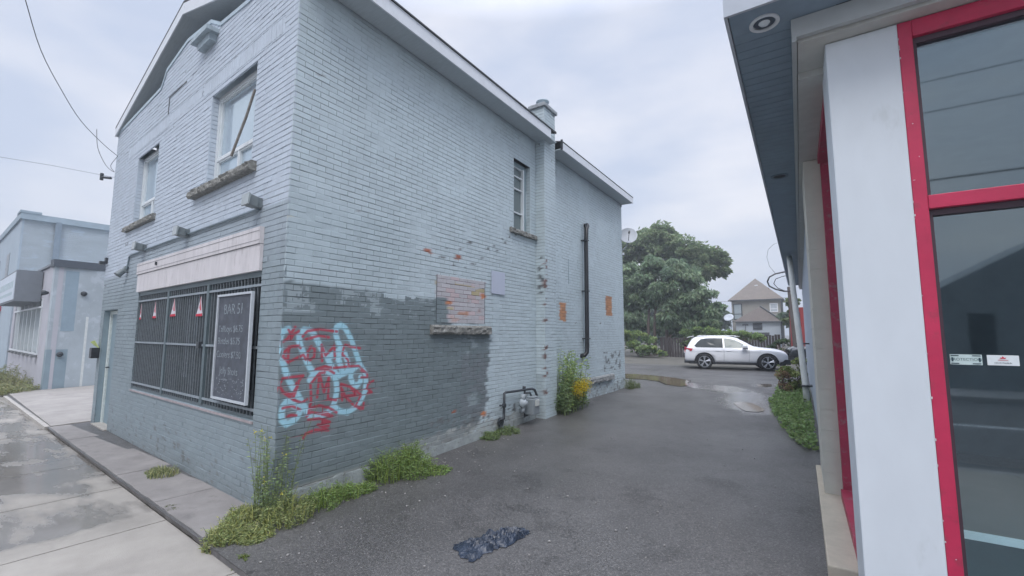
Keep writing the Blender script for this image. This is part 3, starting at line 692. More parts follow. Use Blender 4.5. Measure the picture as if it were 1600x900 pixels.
# -Y face and +Y face
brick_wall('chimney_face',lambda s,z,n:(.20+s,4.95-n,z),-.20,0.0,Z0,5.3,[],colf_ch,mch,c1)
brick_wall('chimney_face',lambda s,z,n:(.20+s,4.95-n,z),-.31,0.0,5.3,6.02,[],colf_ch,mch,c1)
b=MB(); b.box(-.105,.19,4.96,5.405,5.2,6.02); b.build('chimney_core',paintL,c1)
b=MB(); b.box(-.15,.24,4.91,5.45,6.02,6.09); b.box(-.12,.21,4.94,5.42,6.09,6.115); b.build('chimney_cap',M('cap_stone',(.30,.33,.35),.85,.25,15,.3,60),c1,bevel=.008)
b=MB(); b.lathe([(.0,.0),(.11,.0),(.105,.10),(.135,.115),(.135,.135),(.09,.14),(.085,.02)],(.05,5.16,6.11),(0,0,1)); b.build('chimney_pot',paintL,c1,smooth=True)
b=MB(); tp=[p for p in TOPF if 0<p[0]<7.2]; tp=[(0.02,5.60)]+tp+[(7.2,5.555)]
for p,q in zip(tp[:-1],tp[1:]): b.hexa([FP(q[0],q[1]-.02,.012),FP(p[0],p[1]-.02,.012),FP(p[0],p[1]-.02,-.06),FP(q[0],q[1]-.02,-.06),FP(q[0],q[1]+.035,.012),FP(p[0],p[1]+.035,.012),FP(p[0],p[1]+.035,-.06),FP(q[0],q[1]+.035,-.06)])
b.build('frieze_strip',paintL,bb)
# little brick hood over the blocked attic opening
b=MB(); b.fbox(2.2,2.80,-.02,.15,5.60,5.66); b.fbox(2.27,2.70,-.02,.09,5.50,5.60); b.build('attic_hood',M('painted_cap',(.36,.43,.47),.8,.2,12,.2,50),bb)
b=MB(); b.fbox(4.10,4.13,.002,.006,5.02,5.30);b.fbox(3.35,4.13,.002,.006,5.30,5.32); b.build('attic_crack',darkM,bb)
# storefront window
sf=MB(); a,b_,c,d=SWN; nn=-.12
sf.fbox(a,b_,nn-.05,-.01,d-.06,d); sf.fbox(a,b_,nn-.05,-.02,c,c+.05); sf.fbox(a,a+.05,nn-.05,-.03,c+.05,d-.06); sf.fbox(b_-.05,b_,nn-.05,-.03,c+.05,d-.06)
for s_ in (1.93,3.40): sf.fbox(s_-.035,s_+.035,nn-.05,-.0,c+.05,d-.06)
sfo=sf.build('shop_window',mullM,bb)
b=MB(); b.fbox(a+.05,b_-.05,nn-.03,nn-.026,c+.05,d-.06); b.build('pane',glass('store_glass',base=(.035,.045,.055),refl=1.55),sfo)
b=MB(); b.fbox(a,b_,-.03,.012,c-.02,c+.004); b.build('sill',M('pink_sill',(.34,.30,.31),.8,.2,10),sfo)
po=MB()
for (x0,x1,z0,z1) in ((4.05,4.35,1.05,1.95),(3.62,3.9,.95,1.75),(2.85,3.05,.9,1.9),(2.2,2.35,1.0,2.0),(1.96,2.0,1.6,2.05)): MB().fbox(x0,x1,nn-.025,nn-.023,z0,z1).build('poster',M('faded_poster',(.16,.19,.22),.7,.6,9,c2=(.36,.40,.44),c2t=.55),sfo)
# security bars
bar=MB(); nb_=int((b_-a)/.083); r=.0085
for k in range(nb_+1):
    s_=a+.035+(b_-a-.07)*k/nb_; MB().fbox(s_-r,s_+r,-.035,-.018,c+.03,d-.03).build('security_bar',barM,sfo)
b=MB()
for zz in (.715,1.357,2.02): MB().fbox(a,b_,-.018,-.004,zz-.013,zz+.013).build('bar_rail',M('rail_grey',(.24,.28,.31),.5,.2,10),sfo)
b=MB(); b.fbox(2.02,2.10,-.01,.03,1.32,1.40); b.build('padlock',darkM,sfo)
# sign board above the window
b=MB(); zt=2.645; b.fbox(.49,4.90,.0,.045,2.463,zt); 
sb=b.build('sign_board',boardM,bb)
b=MB()
for x0,x1 in ((.49,1.998),(2.004,3.427),(3.433,4.88)): b.fbox(x0,x1,.0,.032,2.172,2.455)
b.build('sign_panel',boardM,sb)
b=MB(); b.fbox(.49,4.90,.0,.036,2.455,2.463); b.fbox(.49,4.90,.045,.048,2.60,2.604);b.fbox(.49,4.90,.045,.048,2.50,2.503); b.build('seam',M('seam_grey',(.2,.2,.21)),sb)
b=MB(); b.fbox(3.86,3.88,.04,.07,2.53,2.58); b.build('bracket',darkM,sb)
# front door in its recess
b=MB(); b.fbox(6.12,6.98,-.15,-.12,-.2,1.86); dr=b.build('door',M('door_blue',(.20,.27,.31),.55,.08,8),bb)
b=MB(); b.fbox(6.085,6.11,-.15,-.10,-.2,1.925); b.fbox(6.95,7.026,-.15,-.09,-.2,1.925); b.fbox(6.11,6.95,-.15,-.10,1.86,1.925); b.build('door_frame',M('door_white',(.6,.66,.64),.6,.15,20,c2=(.35,.3,.25),c2t=.62),dr)
b=MB(); b.fbox(6.2,6.62,-.12,-.11,.1,1.75); b.build('door_panel',paintD,dr)
b=MB(); b.tube([FP(6.88,.85,-.12),FP(6.88,.85,-.07),FP(6.80,.85,-.07)],.012,8); b.build('handle',darkM,dr)
b=MB(); b.fbox(6.06,7.04,-.42,.04,-.24,-.185); b.build('door_step',M('step_conc',(.34,.32,.29),.85,.2,8),bb)
# conduit
b=MB(); b.tube([FP(.62,2.855,.02),FP(2.6,2.86,.02),FP(4.6,2.86,.02),FP(5.45,2.85,.02),FP(5.55,2.83,.02),FP(5.58,2.72,.02),FP(5.6,2.62,.03)],.014,8); b.build('conduit',M('conduit_paint',(.17,.22,.25),.5),bb)
b=MB(); b.tube([(.02,7.1,4.1),(.02,7.1,.95),(.02,6.2,.93)],.008,6); b.tube([(.02,6.35,3.15),(.02,6.35,2.6)],.006,6); b.build('conduit',M('wall_cable_paint',(.28,.36,.41),.5),bb)
# blank white board panel on side wall
b=MB(); b.box(.012,.02,3.47,3.86,2.17,2.55); b.build('blank_panel',M('lav_panel',(.46,.50,.60),.6,.03,5),bb)
# foundation ledge: plaster at base of side wall
b=MB(); K=60; rng2=random.Random(3)
ring=[]
for k in range(K+1):
    y=.0+4.9*k/K; t=.018+.010*fbm(y*2.5,1.3); h=-.035+.055*fbm(y*.9,7)+.02*fbm(y*6,2)+.022*y*.6
    zg=gz(y)-.05
    b.v+=[(.0,y,h),(t*.25,y,h-.02),(t*.8,y,zg+.05),(t+.008,y,zg)]
for k in range(K):
    for i in range(3): b.f.append((k*4+i,(k+1)*4+i,(k+1)*4+i+1,k*4+i+1))
b.build('foundation_render',M('old_render',(.27,.30,.30),.9,.25,7,.5,60,c2=(.15,.15,.14),c2t=.55,c2w=.1),bb)
for px,py,s_ in ((0,0,0),):
    pass
# ------------------------------------------------------------------ things fixed on the brick building
def spot(s,z,kind,label,tilt=0):
    t=thing('security_lamp',FP(s,z,.0),label,'lamp','security lamps on the brick front')
    gm_=M('lamp_grey',(.17,.20,.21),.5,.15,12)
    b=MB(); b.fbox(s-.05,s+.05,.0,.05,z-.055,z+.055); b.build('back_box',gm_,t,bevel=.006)
    if kind=='flood':
        b=MB(); P=[FP(s+a,z+zz,n) for a,n,zz in ((-.07,.05,-.06),(.07,.05,-.06),(.06,.15,-.045),(-.06,.15,-.045),(-.075,.05,.05),(.075,.05,.05),(.07,.13,.07),(-.07,.13,.07))]
        b.hexa(P); b.build('lamp_head',gm_,t,bevel=.01)
        b=MB(); b.hexa([FP(s-.08,z-.05,.15),FP(s+.08,z-.05,.15),FP(s+.08,z-.045,.165),FP(s-.08,z-.045,.165),FP(s-.09,z+.06,.135),FP(s+.09,z+.06,.135),FP(s+.09,z+.08,.155),FP(s-.09,z+.08,.155)]); b.build('glass_face',M('lamp_glass',(.3,.34,.35),.2),t)
    else:
        b=MB(); b.lathe([(0,0),(.035,0),(.05,.05),(.055,.13),(.06,.15),(0,.14)],FP(s,z,.04),Vector(FP(s,z-.6,.5))-Vector(FP(s,z,0)),16); b.build('lamp_head',gm_,t,smooth=True)
    return t
spot(.62,2.92,'flood','boxy grey floodlight above the right end of the pink sign board, nearest the corner')
spot(2.78,2.88,'flood','boxy grey floodlight over the middle of the pink sign board')
spot(4.72,2.90,'flood','boxy grey floodlight above the far left end of the pink sign board')
spot(5.66,2.62,'round','small grey lamp hanging where the wall conduit bends down, left of the sign board')
t=thing('wall_horn',FP(7.2,2.95,0),'small dark bracket lamp at the far left edge of the brick front','lamp')
b=MB(); b.fbox(7.12,7.20,.0,.04,2.86,2.98); b.build('back_box',darkM,t); b=MB(); b.fbox(7.1,7.2,.04,.12,2.84,2.90); b.build('lamp_head',darkM,t)
# chalkboard
cb=thing('chalkboard_menu',FP(1.0,.77,.06),'tall white-framed chalkboard with the bar price list, hung on the window bars','menu board')
s0,s1,z0,z1=.53,1.42,.77,1.95
b=MB(); b.fbox(s0+.02,s1-.02,.045,.055,z0+.02,z1-.02); bo=b.build('board',chalkM,cb)
b=MB(); b.fbox(s0,s0+.024,.04,.07,z0,z1); b.fbox(s1-.024,s1,.04,.07,z0,z1); b.fbox(s0+.024,s1-.024,.04,.07,z1-.024,z1); b.fbox(s0+.024,s1-.024,.04,.07,z0,z0+.024); b.build('frame',M('board_frame',(.47,.51,.55),.5,.08,20),cb)
b=MB(); b.fbox(s0+.05,s0+.08,-.01,.045,z0+.1,z0+.14); b.fbox(s1-.08,s1-.05,-.01,.045,z1-.14,z1-.1);b.build('hanger',darkM,cb)
ux=-FD
for body,s_,z_,sz in (('BAR 51',1.25,1.72,.165),('Tallboys $6.75',1.36,1.52,.108),('Bottles $5.75',1.36,1.385,.108),('Coolers $7.50',1.37,1.235,.108),('Jelly Shots',1.26,1.055,.115)):
    text('chalk_writing',body,FP(s_,z_,.0565),ux,(0,0,1),sz,chalkW,bo)
b=MB()
for k in range(90):
    s_=random.uniform(.62,1.32); z_=random.uniform(.82,1.02) if k>25 else random.uniform(.98,1.0); w_=random.uniform(.006,.03); h_=random.uniform(.004,.016); b.fbox(s_,s_+w_,.0555,.0565,z_,z_+h_)
b.build('chalk_smudge',M('chalk_dim',(.20,.23,.26),.9,.2,50),bo)
# pennants inside the shop window
redP=M('pennant_red',(.50,.02,.05),.7,.08,20); whP=M('pennant_white',(.60,.58,.62),.7,.05,20)
for i,(px,py,w_,lab) in enumerate(((219,489,.10,'leftmost, mostly white pennant flag hanging behind the window bars'),(241,486,.2,'second pennant from the left, white with red hem, behind the window bars'),(270,482,.27,'widest red and white pennant flag, hanging just right of the first mullion'),(311,480,.27,'rightmost red and white pennant flag, beside the mullion left of the chalkboard'))):
    s_,z_=FR(px,py,-.0); n=-.135+.11
    t=thing('pennant_flag',FP(s_,z_,-.012),lab,'flag','pennant flags in the shop window')
    w_*=.8
    b=MB(); b.prism([FP(s_+w_*.5,z_-.13,-.010),FP(s_-w_*.5,z_-.13,-.010),FP(s_-w_*.10,z_+.12,-.010)],tuple(FN*.004)); b.build('cloth',whP,t)
    b=MB(); b.prism([FP(s_+w_*.52,z_-.135,-.0085),FP(s_-w_*.5,z_-.135,-.0085),FP(s_-w_*.46,z_-.10,-.0085),FP(s_+w_*.48,z_-.105,-.0085)],tuple(-FN*.001)); b.build('hem',redP,t)
    b=MB(); b.prism([FP(s_-w_*.08,z_-.06,-.0085),FP(s_-w_*.28,z_-.06,-.0085),FP(s_-w_*.07,z_+.12,-.0085)],tuple(-FN*.001)); b.build('stripe',redP,t)
    b=MB(); b.prism([FP(s_+w_*.12,z_-.035,-.0085),FP(s_+w_*.02,z_-.035,-.0085),FP(s_+w_*.05,z_+.01,-.0085)],tuple(-FN*.001)); b.build('emblem',redP,t)
# mailbox beside the door
t=thing('mailbox',FP(7.18,1.1,.0),'small black wall mailbox with yellow-green flyers beside the street door','mailbox')
b=MB(); b.fbox(7.08,7.26,.0,.12,1.02,1.22); b.build('box',blackP,t,bevel=.01)
b=MB(); b.prism([FP(7.06,1.22,.02),FP(7.3,1.24,.02),FP(7.32,1.33,.10),FP(7.10,1.36,.08)],tuple(-FN*.01)); b.build('flyer',M('flyer',(.5,.6,.2),.6),t)
# vertical black vent pipe on the side wall
t=thing('vent_pipe',(.0,7.15,.9),'long black vertical vent pipe with an elbow at each end on the side wall','pipe')
x=.10; b=MB(); b.tube([(-.02,7.28,4.10),(x-.02,7.26,4.10),(x,7.22,4.07),(x,7.16,3.98),(x,7.13,3.6),(x,7.11,1.25),(x,7.08,1.08),(x-.03,7.02,1.02),(-.02,6.98,1.0)],.05,12); b.build('pipe',blackP,t,smooth=True)
b=MB()
for z_ in (3.7,2.5,1.4): b.box(-.01,.155,7.06,7.18,z_-.012,z_+.012)
b.build('clamp',darkM,t)
# gas meter
def gw(px,py,x): y,z=S(px,py,x); return (x,y,z)
def gq(cx,cy,x): return gw(770+cx/11.25,590+cy/11.25,x)
t=thing('gas_meter',gq(680,700,.2),'grey domestic gas meter with regulator and dark pipework at the foot of the side wall','gas meter')
b=MB(); b.tube([gq(135,800,.03),gq(135,745,.06),gq(160,728,.08),gq(205,728,.08),gq(205,600,.08),gq(210,480,.08),gq(212,280,.08),gq(235,262,.08),gq(400,240,.10),gq(620,205,.12),gq(700,195,.14),gq(745,215,.15),gq(770,270,.16),gq(790,330,.18)],.022,8); b.build('pipe',darkM,t,smooth=True)
b=MB(); b.tube([gq(135,490,.09),gq(215,490,.09)],.014,6); b.lathe([(0,-.03),(.035,-.03),(.035,.03),(0,.03)],gq(210,490,.08),(0,0,1),10); b.lathe([(0,0),(.07,0),(.075,.03),(0,.03)],gq(135,780,.03),(1,0,0),14); b.build('valve',darkM,t)
b=MB(); b.tube([gq(570,190,.10),gq(570,560,.10),gq(575,690,.12)],.020,8); b.tube([gq(560,150,.1),gq(560,200,.1)],.03,8);b.tube([gq(600,270,.16),gq(660,262,.17),gq(690,330,.18)],.018,8); b.tube([gq(690,620,.1),gq(560,690,.10)],.014,6); b.build('pipe',darkM,t,smooth=True)
c0=Vector(gq(540,450,.16)); b=MB(); b.lathe([(0,-.06),(.05,-.055),(.085,-.02),(.095,0),(.085,.02),(.05,.055),(.03,.09),(0,.09)],c0,(1,.0,.1),20); b.lathe([(0,0),(.035,0),(.035,.11),(0,.11)],c0-Vector((0,0,.16)),(0,0,1),12); b.lathe([(0,0),(.04,0),(.05,.1),(0,.1)],c0+Vector((0,0,.05)),(0,0,1),12)
b.build('regulator',M('reg_grey',(.30,.34,.37),.5,.15,14),t,smooth=True)
mc=Vector(gq(710,490,.22)); b=MB(); b.box(mc.x-.10,mc.x+.08,mc.y-.11,mc.y+.12,mc.z-.15,mc.z+.13); b.box(mc.x-.09,mc.x+.07,mc.y-.09,mc.y+.10,mc.z+.13,mc.z+.165); b.build('meter_body',pipeG,t,bevel=.03)
b=MB(); b.box(mc.x+.08,mc.x+.10,mc.y-.05,mc.y+.07,mc.z+.0,mc.z+.11); b.build('dial',M('dial_face',(.5,.52,.5),.3),t,bevel=.005)
# satellite dish on the far corner
t=thing('satellite_dish',(.05,9.95,3.9),'round grey satellite dish on the rear corner of the brick building','satellite dish')
dc=Vector((.16,10.0,4.34)); ax=Vector((.35,-.75,.3)).normalized()
b=MB(); b.lathe([(0,.0),(.08,.003),(.16,.014),(.24,.032),(.255,.036),(.255,.028),(.16,.004),(.08,-.008),(0,-.012)],dc,ax,28); b.build('dish',M('dish_grey',(.42,.45,.49),.45,.08,8),t,smooth=True)
b=MB(); b.tube([dc-ax*.02,dc-ax*.08,(.12,9.98,4.05),(.02,9.90,3.92)],.018,8); b.build('mast',pipeG,t)
b=MB(); b.tube([dc+Vector((0,0,-.22)),dc+ax*.26+Vector((0,0,-.04))],.009,6); b.lathe([(0,0),(.03,0),(.03,.07),(0,.07)],dc+ax*.24+Vector((0,0,-.04)),ax,12); b.build('feed_arm',darkM,t)
b=MB(); b.box(-.01,.06,9.86,9.92,3.78,3.84); b.build('junction_box',whiteT,t)

# ------------------------------------------------------------------ RIGHT SHOP
rs=thing('corner_shop',W(3.0,8,-.2),'low shop at right edge with red-framed windows, white corner column and blue-grey soffit','shop')
HS=3.56
b=MB(); b.wbox(.24,.60,3.4,3.86,-.25,3.405); cw=b.build('corner_column',colW,rs,bevel=.006)
b=MB(); b.wbox(.09,9,3.30,3.70,3.41,HS-.002); b.wbox(.09,.30,3.70,21.8,3.36,HS-.002); b.build('beam',beigeT,rs)
b=MB(); b.wbox(.06,.085,3.25,21.8,3.40,HS-.004); b.wbox(.085,9,3.25,3.29,3.43,HS-.004); b.build('beam_trim',M('trim_lt',(.40,.43,.44),.5,.05,6),rs)
# soffit: interlocking boards
b=MB(); x0=-.28; 
y=3.02; b.wbox(x0,9,3.005,3.248,HS,HS+.02); y=3.25
while y<22: b.wbox(x0,.30,y,y+.098,HS,HS+.02); b.wbox(x0,.30,y+.098,y+.105,HS+.006,HS+.02); y+=.105
b.build('soffit',soffD,rs)
b=MB(); b.wbox(-.305,-.285,3.0,22,HS-.01,HS+.19); b.wbox(-.305,9,2.98,3.0,HS-.01,HS+.19); b.build('fascia',fasM,rs)
b=MB(); b.wbox(-.29,9,3.0,22,HS+.15,HS+.17); b.build('roof',shingle,rs)
for k in range(9): pass
# recessed pot lights
lx,ly=(onpl(1192,33,(0,0,HS),(0,0,1))-CAM)@LXv,(onpl(1192,33,(0,0,HS),(0,0,1))-CAM)@LYv
pl=MB(); pl.lathe([(.066,-.0),(.088,-.002),(.088,-.012),(.066,-.010)],W(lx,ly,HS),(0,0,1),32); p1=pl.build('recessed_light',M('pot_ring',(.62,.66,.70),.4),rs,smooth=False)
pl=MB(); pl.lathe([(0,-.004),(.06,-.004)],W(lx,ly,HS-.001),(0,0,1),32); pl.build('baffle',M('baffle_dark',(.05,.07,.10),.4),p1)
pl=MB(); pl.lathe([(0,-.022),(.024,-.018),(.034,-.006)],W(lx,ly,HS),(0,0,1),24); pl.build('bulb',M('bulb_grey',(.62,.68,.72),.3),p1,smooth=True)
lx,ly=(onpl(1217,273,(0,0,HS),(0,0,1))-CAM)@LXv,(onpl(1217,273,(0,0,HS),(0,0,1))-CAM)@LYv
pl=MB(); pl.lathe([(.075,-.0),(.10,-.003),(.10,-.010),(.070,-.010)],W(lx,ly,HS),(0,0,1),24); p2=pl.build('recessed_light',M('pot_ring2',(.10,.14,.18),.5),rs)
pl=MB(); pl.lathe([(0,-.004),(.07,-.004)],W(lx,ly,HS-.001),(0,0,1),24); pl.build('baffle',M('hole_dark',(.012,.016,.02),.6),p2)
# street window with red frame
zf0=.02; rf=MB(); y0,y1=3.40,3.50
rf.wbox(.60,.665,y0,y1,zf0,3.405); rf.wbox(.665,3.6,y0,y1,3.30,3.405); rf.wbox(.665,3.6,y0,y1,zf0,.10)
wf=rf.build('street_window',redF,rs,bevel=.004)
b=MB(); b.wbox(.665,3.6,y0-.004,y1-.01,2.235,2.315); b.wbox(2.2,2.27,y0,y1,.10,2.235); b.build('transom_bar',redF,wf,bevel=.004)
b=MB(); b.wbox(.665,.685,y0+.03,y1,.10,2.235); b.wbox(.665,.685,y0+.03,y1,2.315,3.30); b.wbox(.685,3.6,y0+.03,y1,3.265,3.30); b.wbox(.685,3.6,y0+.03,y1,2.20,2.235); b.build('gasket',M('gasket',(.055,.03,.045),.5),wf)
b=MB(); b.quad(W(.685,y0+.058,.10),W(3.6,y0+.058,.10),W(3.6,y0+.058,2.20),W(.685,y0+.058,2.20)); b.build('pane',glassS,wf); b=MB(); b.quad(W(.685,y0+.058,2.315),W(3.6,y0+.058,2.315),W(3.6,y0+.058,3.265),W(.685,y0+.058,3.265)); b.build('pane',glassS,wf)
b=MB(); rq=random.Random(5)
for k in range(16):
    z_=rq.uniform(.3,3.35); h_=rq.uniform(.003,.014); w_=rq.uniform(-.001,.003); b.wbox(.5985,.602+w_,3.3975,3.3992,z_,z_+h_)
for k in range(4):
    z_=rq.uniform(.3,3.3); l_=rq.uniform(.605,.65); b.wbox(l_,l_+rq.uniform(.003,.01),3.3980,3.3992,z_,z_+rq.uniform(.002,.006))
b.build('paint_chips',M('chip_white',(.6,.6,.62),.7,.2,30),wf)
# side window onto the alley
b=MB(); b.wbox(.272,.39,5.44,5.54,-.055,3.355); b.wbox(.25,.39,3.87,5.44,-.055,.03); b.wbox(.25,.39,3.87,5.44,3.27,3.355); sw2=b.build('alley_window',redD,rs)
b=MB(); b.quad(W(.352,5.44,.03),W(.352,3.87,.03),W(.352,3.87,3.27),W(.352,5.44,3.27)); b.build('pane',glassS,sw2)
b=MB(); b.wbox(.33,.352,4.40,4.45,.03,3.27); b.build('mullion',M('brown_mull',(.15,.11,.10),.5),sw2)
b=MB(); z=-.06
while z<3.35:
    z1=min(z+.2045,3.36); b.wbox(.125,.40,5.545,6.08,z+.001,z1-.006); b.wbox(.125,.40,6.086,6.60,z+.001,z1-.006); z=z1
b.wbox(.129,.39,5.549,6.595,-.1,3.35); b.build('block_pier',beigeB,rs)
b=MB(); b.wbox(.075,.30,3.87,6.66,-.28,-.06); b.build('ledge',ledgeM,rs,bevel=.01)
b=MB(); b.wbox(.17,.4,6.61,21.8,-.3,3.36); b.build('alley_wall',blueW,rs)
b=MB(); b.tube([W(.15,7.3,3.3),W(.15,7.35,2.2),W(.145,7.2,1.2),W(.15,7.1,.2),W(.14,6.9,-.05)],.012,6); b.build('wall_cable',M('cable_blue',(.22,.28,.36),.5),rs)
b=MB(); b.tube([W(-.12,13.4,3.5),W(-.09,12.9,2.8),W(.045,11.75,.35),W(.05,11.7,.03)],.062,12); ds=b.build('downspout',M('spout_cream',(.66,.67,.63),.5,.1,9),rs,smooth=True)
b=MB(); b.wbox(-.03,.17,11.60,11.85,.38,.41);b.wbox(-.09,.17,12.2,12.4,1.28,1.31); b.build('strap',darkM,ds)
# shop shell and dark interior
b=MB(); b.wbox(.40,9,21.6,21.8,-.3,3.5); b.wbox(8.8,9,3.7,21.6,-.3,3.5); b.wbox(3.6,9,3.4,3.6,-.3,3.41); b.build('rear_wall',blueW,rs)
b=MB(); b.wbox(.32,8.8,3.5,21.6,-.2,-.05); b.build('shop_floor',M('shop_floor',(.07,.10,.11),.5,.2,2),rs)
b=MB(); b.wbox(.32,8.8,3.6,21.6,3.30,3.34); b.build('shop_ceiling',M('shop_ceil',(.16,.21,.25),.8),rs)
b=MB(); b.wbox(.45,8.8,8.2,8.3,-.05,3.3); b.build('partition',M('shop_part',(.07,.10,.115),.7,.3,2),rs)
b=MB(); b.wbox(.68,3.55,3.53,3.56,0.388,.425); tag(b.build('floor_rail',white),'white horizontal rail low down inside the shop behind the street window','rail')
# decals
def decal(px0,py0,px1,py1,label,kind):
    P0=onpl(px0,py0,W(0,3.452,0),LYv); P1=onpl(px1,py1,W(0,3.452,0),LYv); l0=(P0-CAM)@LXv; l1=(P1-CAM)@LXv
    t=thing('window_sticker',W((l0+l1)/2,3.45,P1[2]),label,'sticker','stickers on the shop window'); z0_,z1_=P1[2],P0[2]
    b=MB(); b.wbox(l0,l1,3.450,3.453,z0_,z1_); bd=b.build('backing',M('decal_'+kind,(.50,.62,.62) if kind=='g' else (.66,.72,.74),.5,.05,60),t)
    h=z1_-z0_; w_=l1-l0
    if kind=='g':
        b=MB(); b.wbox(l0+w_*.03,l0+w_*.28,3.448,3.4495,z1_-h*.16,z1_-h*.07); b.wbox(l1-w_*.3,l1-w_*.04,3.448,3.4495,z1_-h*.16,z1_-h*.07); b.wbox(l0+w_*.03,l0+w_*.28,3.448,3.4495,z0_+h*.08,z0_+h*.16); b.wbox(l1-w_*.3,l1-w_*.04,3.448,3.4495,z0_+h*.08,z0_+h*.16)
        b.wbox(l0+w_*.05,l0+w_*.10,3.448,3.4495,z0_+h*.3,z0_+h*.7); b.wbox(l1-w_*.10,l1-w_*.05,3.448,3.4495,z0_+h*.3,z0_+h*.7); b.build('border_mark',M('decal_ink',(.02,.05,.07),.5),bd)
        text('lettering','PROTECTION',W((l0+l1)/2,3.4492,z0_+h*.40),LXv,(0,0,1),h*.36,M('decal_ink2',(.08,.15,.16),.5),bd,'CENTER',.0003)
    else:
        cx=(l0+l1)/2; b=MB(); pts=[(-.5,.1),(-.42,.35),(-.2,.25),(0,.75),(.2,.25),(.42,.35),(.5,.1),(.25,-.1),(0,-.05),(-.25,-.1)]
        b.prism([W(cx+a*w_*.2,3.449,z0_+h*.68+c*h*.3) for a,c in pts],tuple(-LYv*.001)); b.wbox(cx-w_*.16,cx+w_*.16,3.448,3.449,z0_+h*.50,z0_+h*.54); b.build('emblem',M('decal_red',(.55,.04,.08),.5),bd)
        b=MB()
        for k in range(14):
            a=l0+w_*(.22+.04*k); b.wbox(a,a+w_*random.uniform(.015,.032),3.448,3.449,z0_+h*.20,z0_+h*random.uniform(.27,.32))
        b.build('small_print',M('decal_grey',(.25,.28,.3),.5),bd)
decal(1484,550,1536,567,'pale green PROTECTION sticker on the glass, next to the red frame','g')
decal(1542,551,1594,568,'white sticker with a red emblem on the shop glass, right of the green one','w')

# ------------------------------------------------------------------ LEFT NEIGHBOURS
XL=-14.6; YL=1.06
nb=thing('low_building',(XL-4,3,-.22),'low pale grey building with a row of tall windows beyond the concrete driveway','building')
gpink=M('nb_front',(.44,.44,.48),.8,.08,2); gblue=M('nb_side',(.38,.43,.465),.85,.12,1.6,.3,25,c2=(.44,.49,.53),c2t=.55,c2w=.03); gblueD=M('nb_side_low',(.24,.31,.355),.8,.1,2,.2,25)
s0=-(XL)/math.cos(AF)-0; 
P0=np.array([XL,YL,0])
def NF(t,z,n=0): return tuple(P0+FD*t-FN*n+np.array([0,0,z]))
def nbox(b,t0,t1,n0,n1,z0,z1): return b.hexa([NF(t1,z0,n1),NF(t0,z0,n1),NF(t0,z0,n0),NF(t1,z0,n0),NF(t1,z1,n1),NF(t0,z1,n1),NF(t0,z1,n0),NF(t1,z1,n0)])
b=MB(); nbox(b,0.02,9.4,-8,-.2,-.25,3.5); b.build('inner_core',gblue,nb)
b=MB(); nbox(b,0.0,1.5,-.2,0,-.25,3.55); nbox(b,1.5,9.4,-.2,0,-.25,.86); nbox(b,1.5,9.4,-.2,0,2.6,3.55); nbox(b,8.2,9.4,-.2,0,.86,2.6); b.build('front_wall',gpink,nb)
# side wall with door opening y 1.80..2.30 -> spread
dy0,dy1=1.86,2.62; b=MB(); b.box(XL-.2,XL+.005,YL,dy0,1.0,3.5); b.box(XL-.2,XL+.005,dy1,9,1.0,3.5); b.box(XL-.2,XL+.005,dy0,dy1,2.0,3.5); b.build('side_wall',gblue,nb)
b=MB(); b.box(XL-.2,XL+.007,YL,dy0,-.25,1.0); b.box(XL-.2,XL+.007,dy1,9,-.25,1.0); b.build('side_dado',gblueD,nb)
b=MB(); b.box(XL-.12,XL-.06,dy0+.07,dy1-.07,-.2,1.92); d_=b.build('door',M('nb_door',(.40,.45,.50),.6,.05,4),nb)
b=MB(); b.box(XL-.1,XL+.03,dy0,dy0+.07,-.2,2.0); b.box(XL-.1,XL+.03,dy1-.07,dy1,-.2,2.0); b.box(XL-.1,XL+.03,dy0+.07,dy1-.07,1.92,2.0); b.build('door_frame',M('nb_frame',(.6,.63,.62),.6,.1,12),d_)
b=MB(); b.box(XL-.3,XL+.07,YL-.05,9,3.50,3.72); b.box(XL-.3,XL+.09,3.0,3.2,3.72,3.80); b.build('roof_edge',M('nb_edge',(.075,.09,.11),.6,.1,9),nb)
b=MB(); nbox(b,-.05,9.4,-.3,.05,3.56,3.62); b.build('front_coping',M('nb_edge2',(.16,.18,.2),.6),nb)
b=MB(); b.box(XL+.005,XL+.012,YL+.25,YL+.75,1.55,3.4); b.build('paint_patch',M('nb_patch',(.27,.35,.41),.8,.1,3),nb)
b=MB(); b.box(XL+.005,XL+.03,2.2,8,2.55,2.6); b.build('trim_strip',M('nb_trim',(.2,.25,.3),.6),nb)
for (y_,z_) in ((1.75,2.72),(1.35,.85)):
    b=MB(); b.lathe([(0,0),(.06,0),(.08,.05),(.05,.10),(0,.1)],(XL,y_,z_),(1,0,0),12); b.build('vent_stub',darkM,nb,smooth=True)
b=MB(); b.lathe([(0,0),(.04,0),(.10,.16),(0,.16)],NF(.5,2.72,.02),-FN,12); b.build('front_lamp',darkM,nb,smooth=True)
ww=MB()
for k in range(7):
    a=1.55+k*.96
    ww.v; nbox(ww,a,a+.08,-.12,.02,.86,2.6)
nbox(ww,1.5,8.3,-.12,.04,.80,.86); nbox(ww,1.5,8.2,-.1,.02,2.30,2.36); w_=ww.build('shop_window',frameW,nb)
b=MB(); nbox(b,1.6,8.2,-.10,-.09,.86,2.30); nbox(b,1.6,8.2,-.10,-.09,2.36,2.60); b.build('pane',glass('nb_glass',base=(.20,.25,.29),refl=1.7),w_)
b=MB()
for k in range(7): a=1.64+k*.96; nbox(b,a,a+.12,-.085,-.08,.9,2.55)
b.build('dark_jamb',darkM,w_)
b=MB()
for k in range(7): a=1.5+k*.96; nbox(MB(),a,a+.3,.0,.14,.72,.80).build('sill_block',M('nb_sill',(.18,.19,.2),.7),w_)
t=thing('sign_box',NF(3.5,2.45,.3),'white box sign with faded lettering projecting over the windows of the low building','sign')
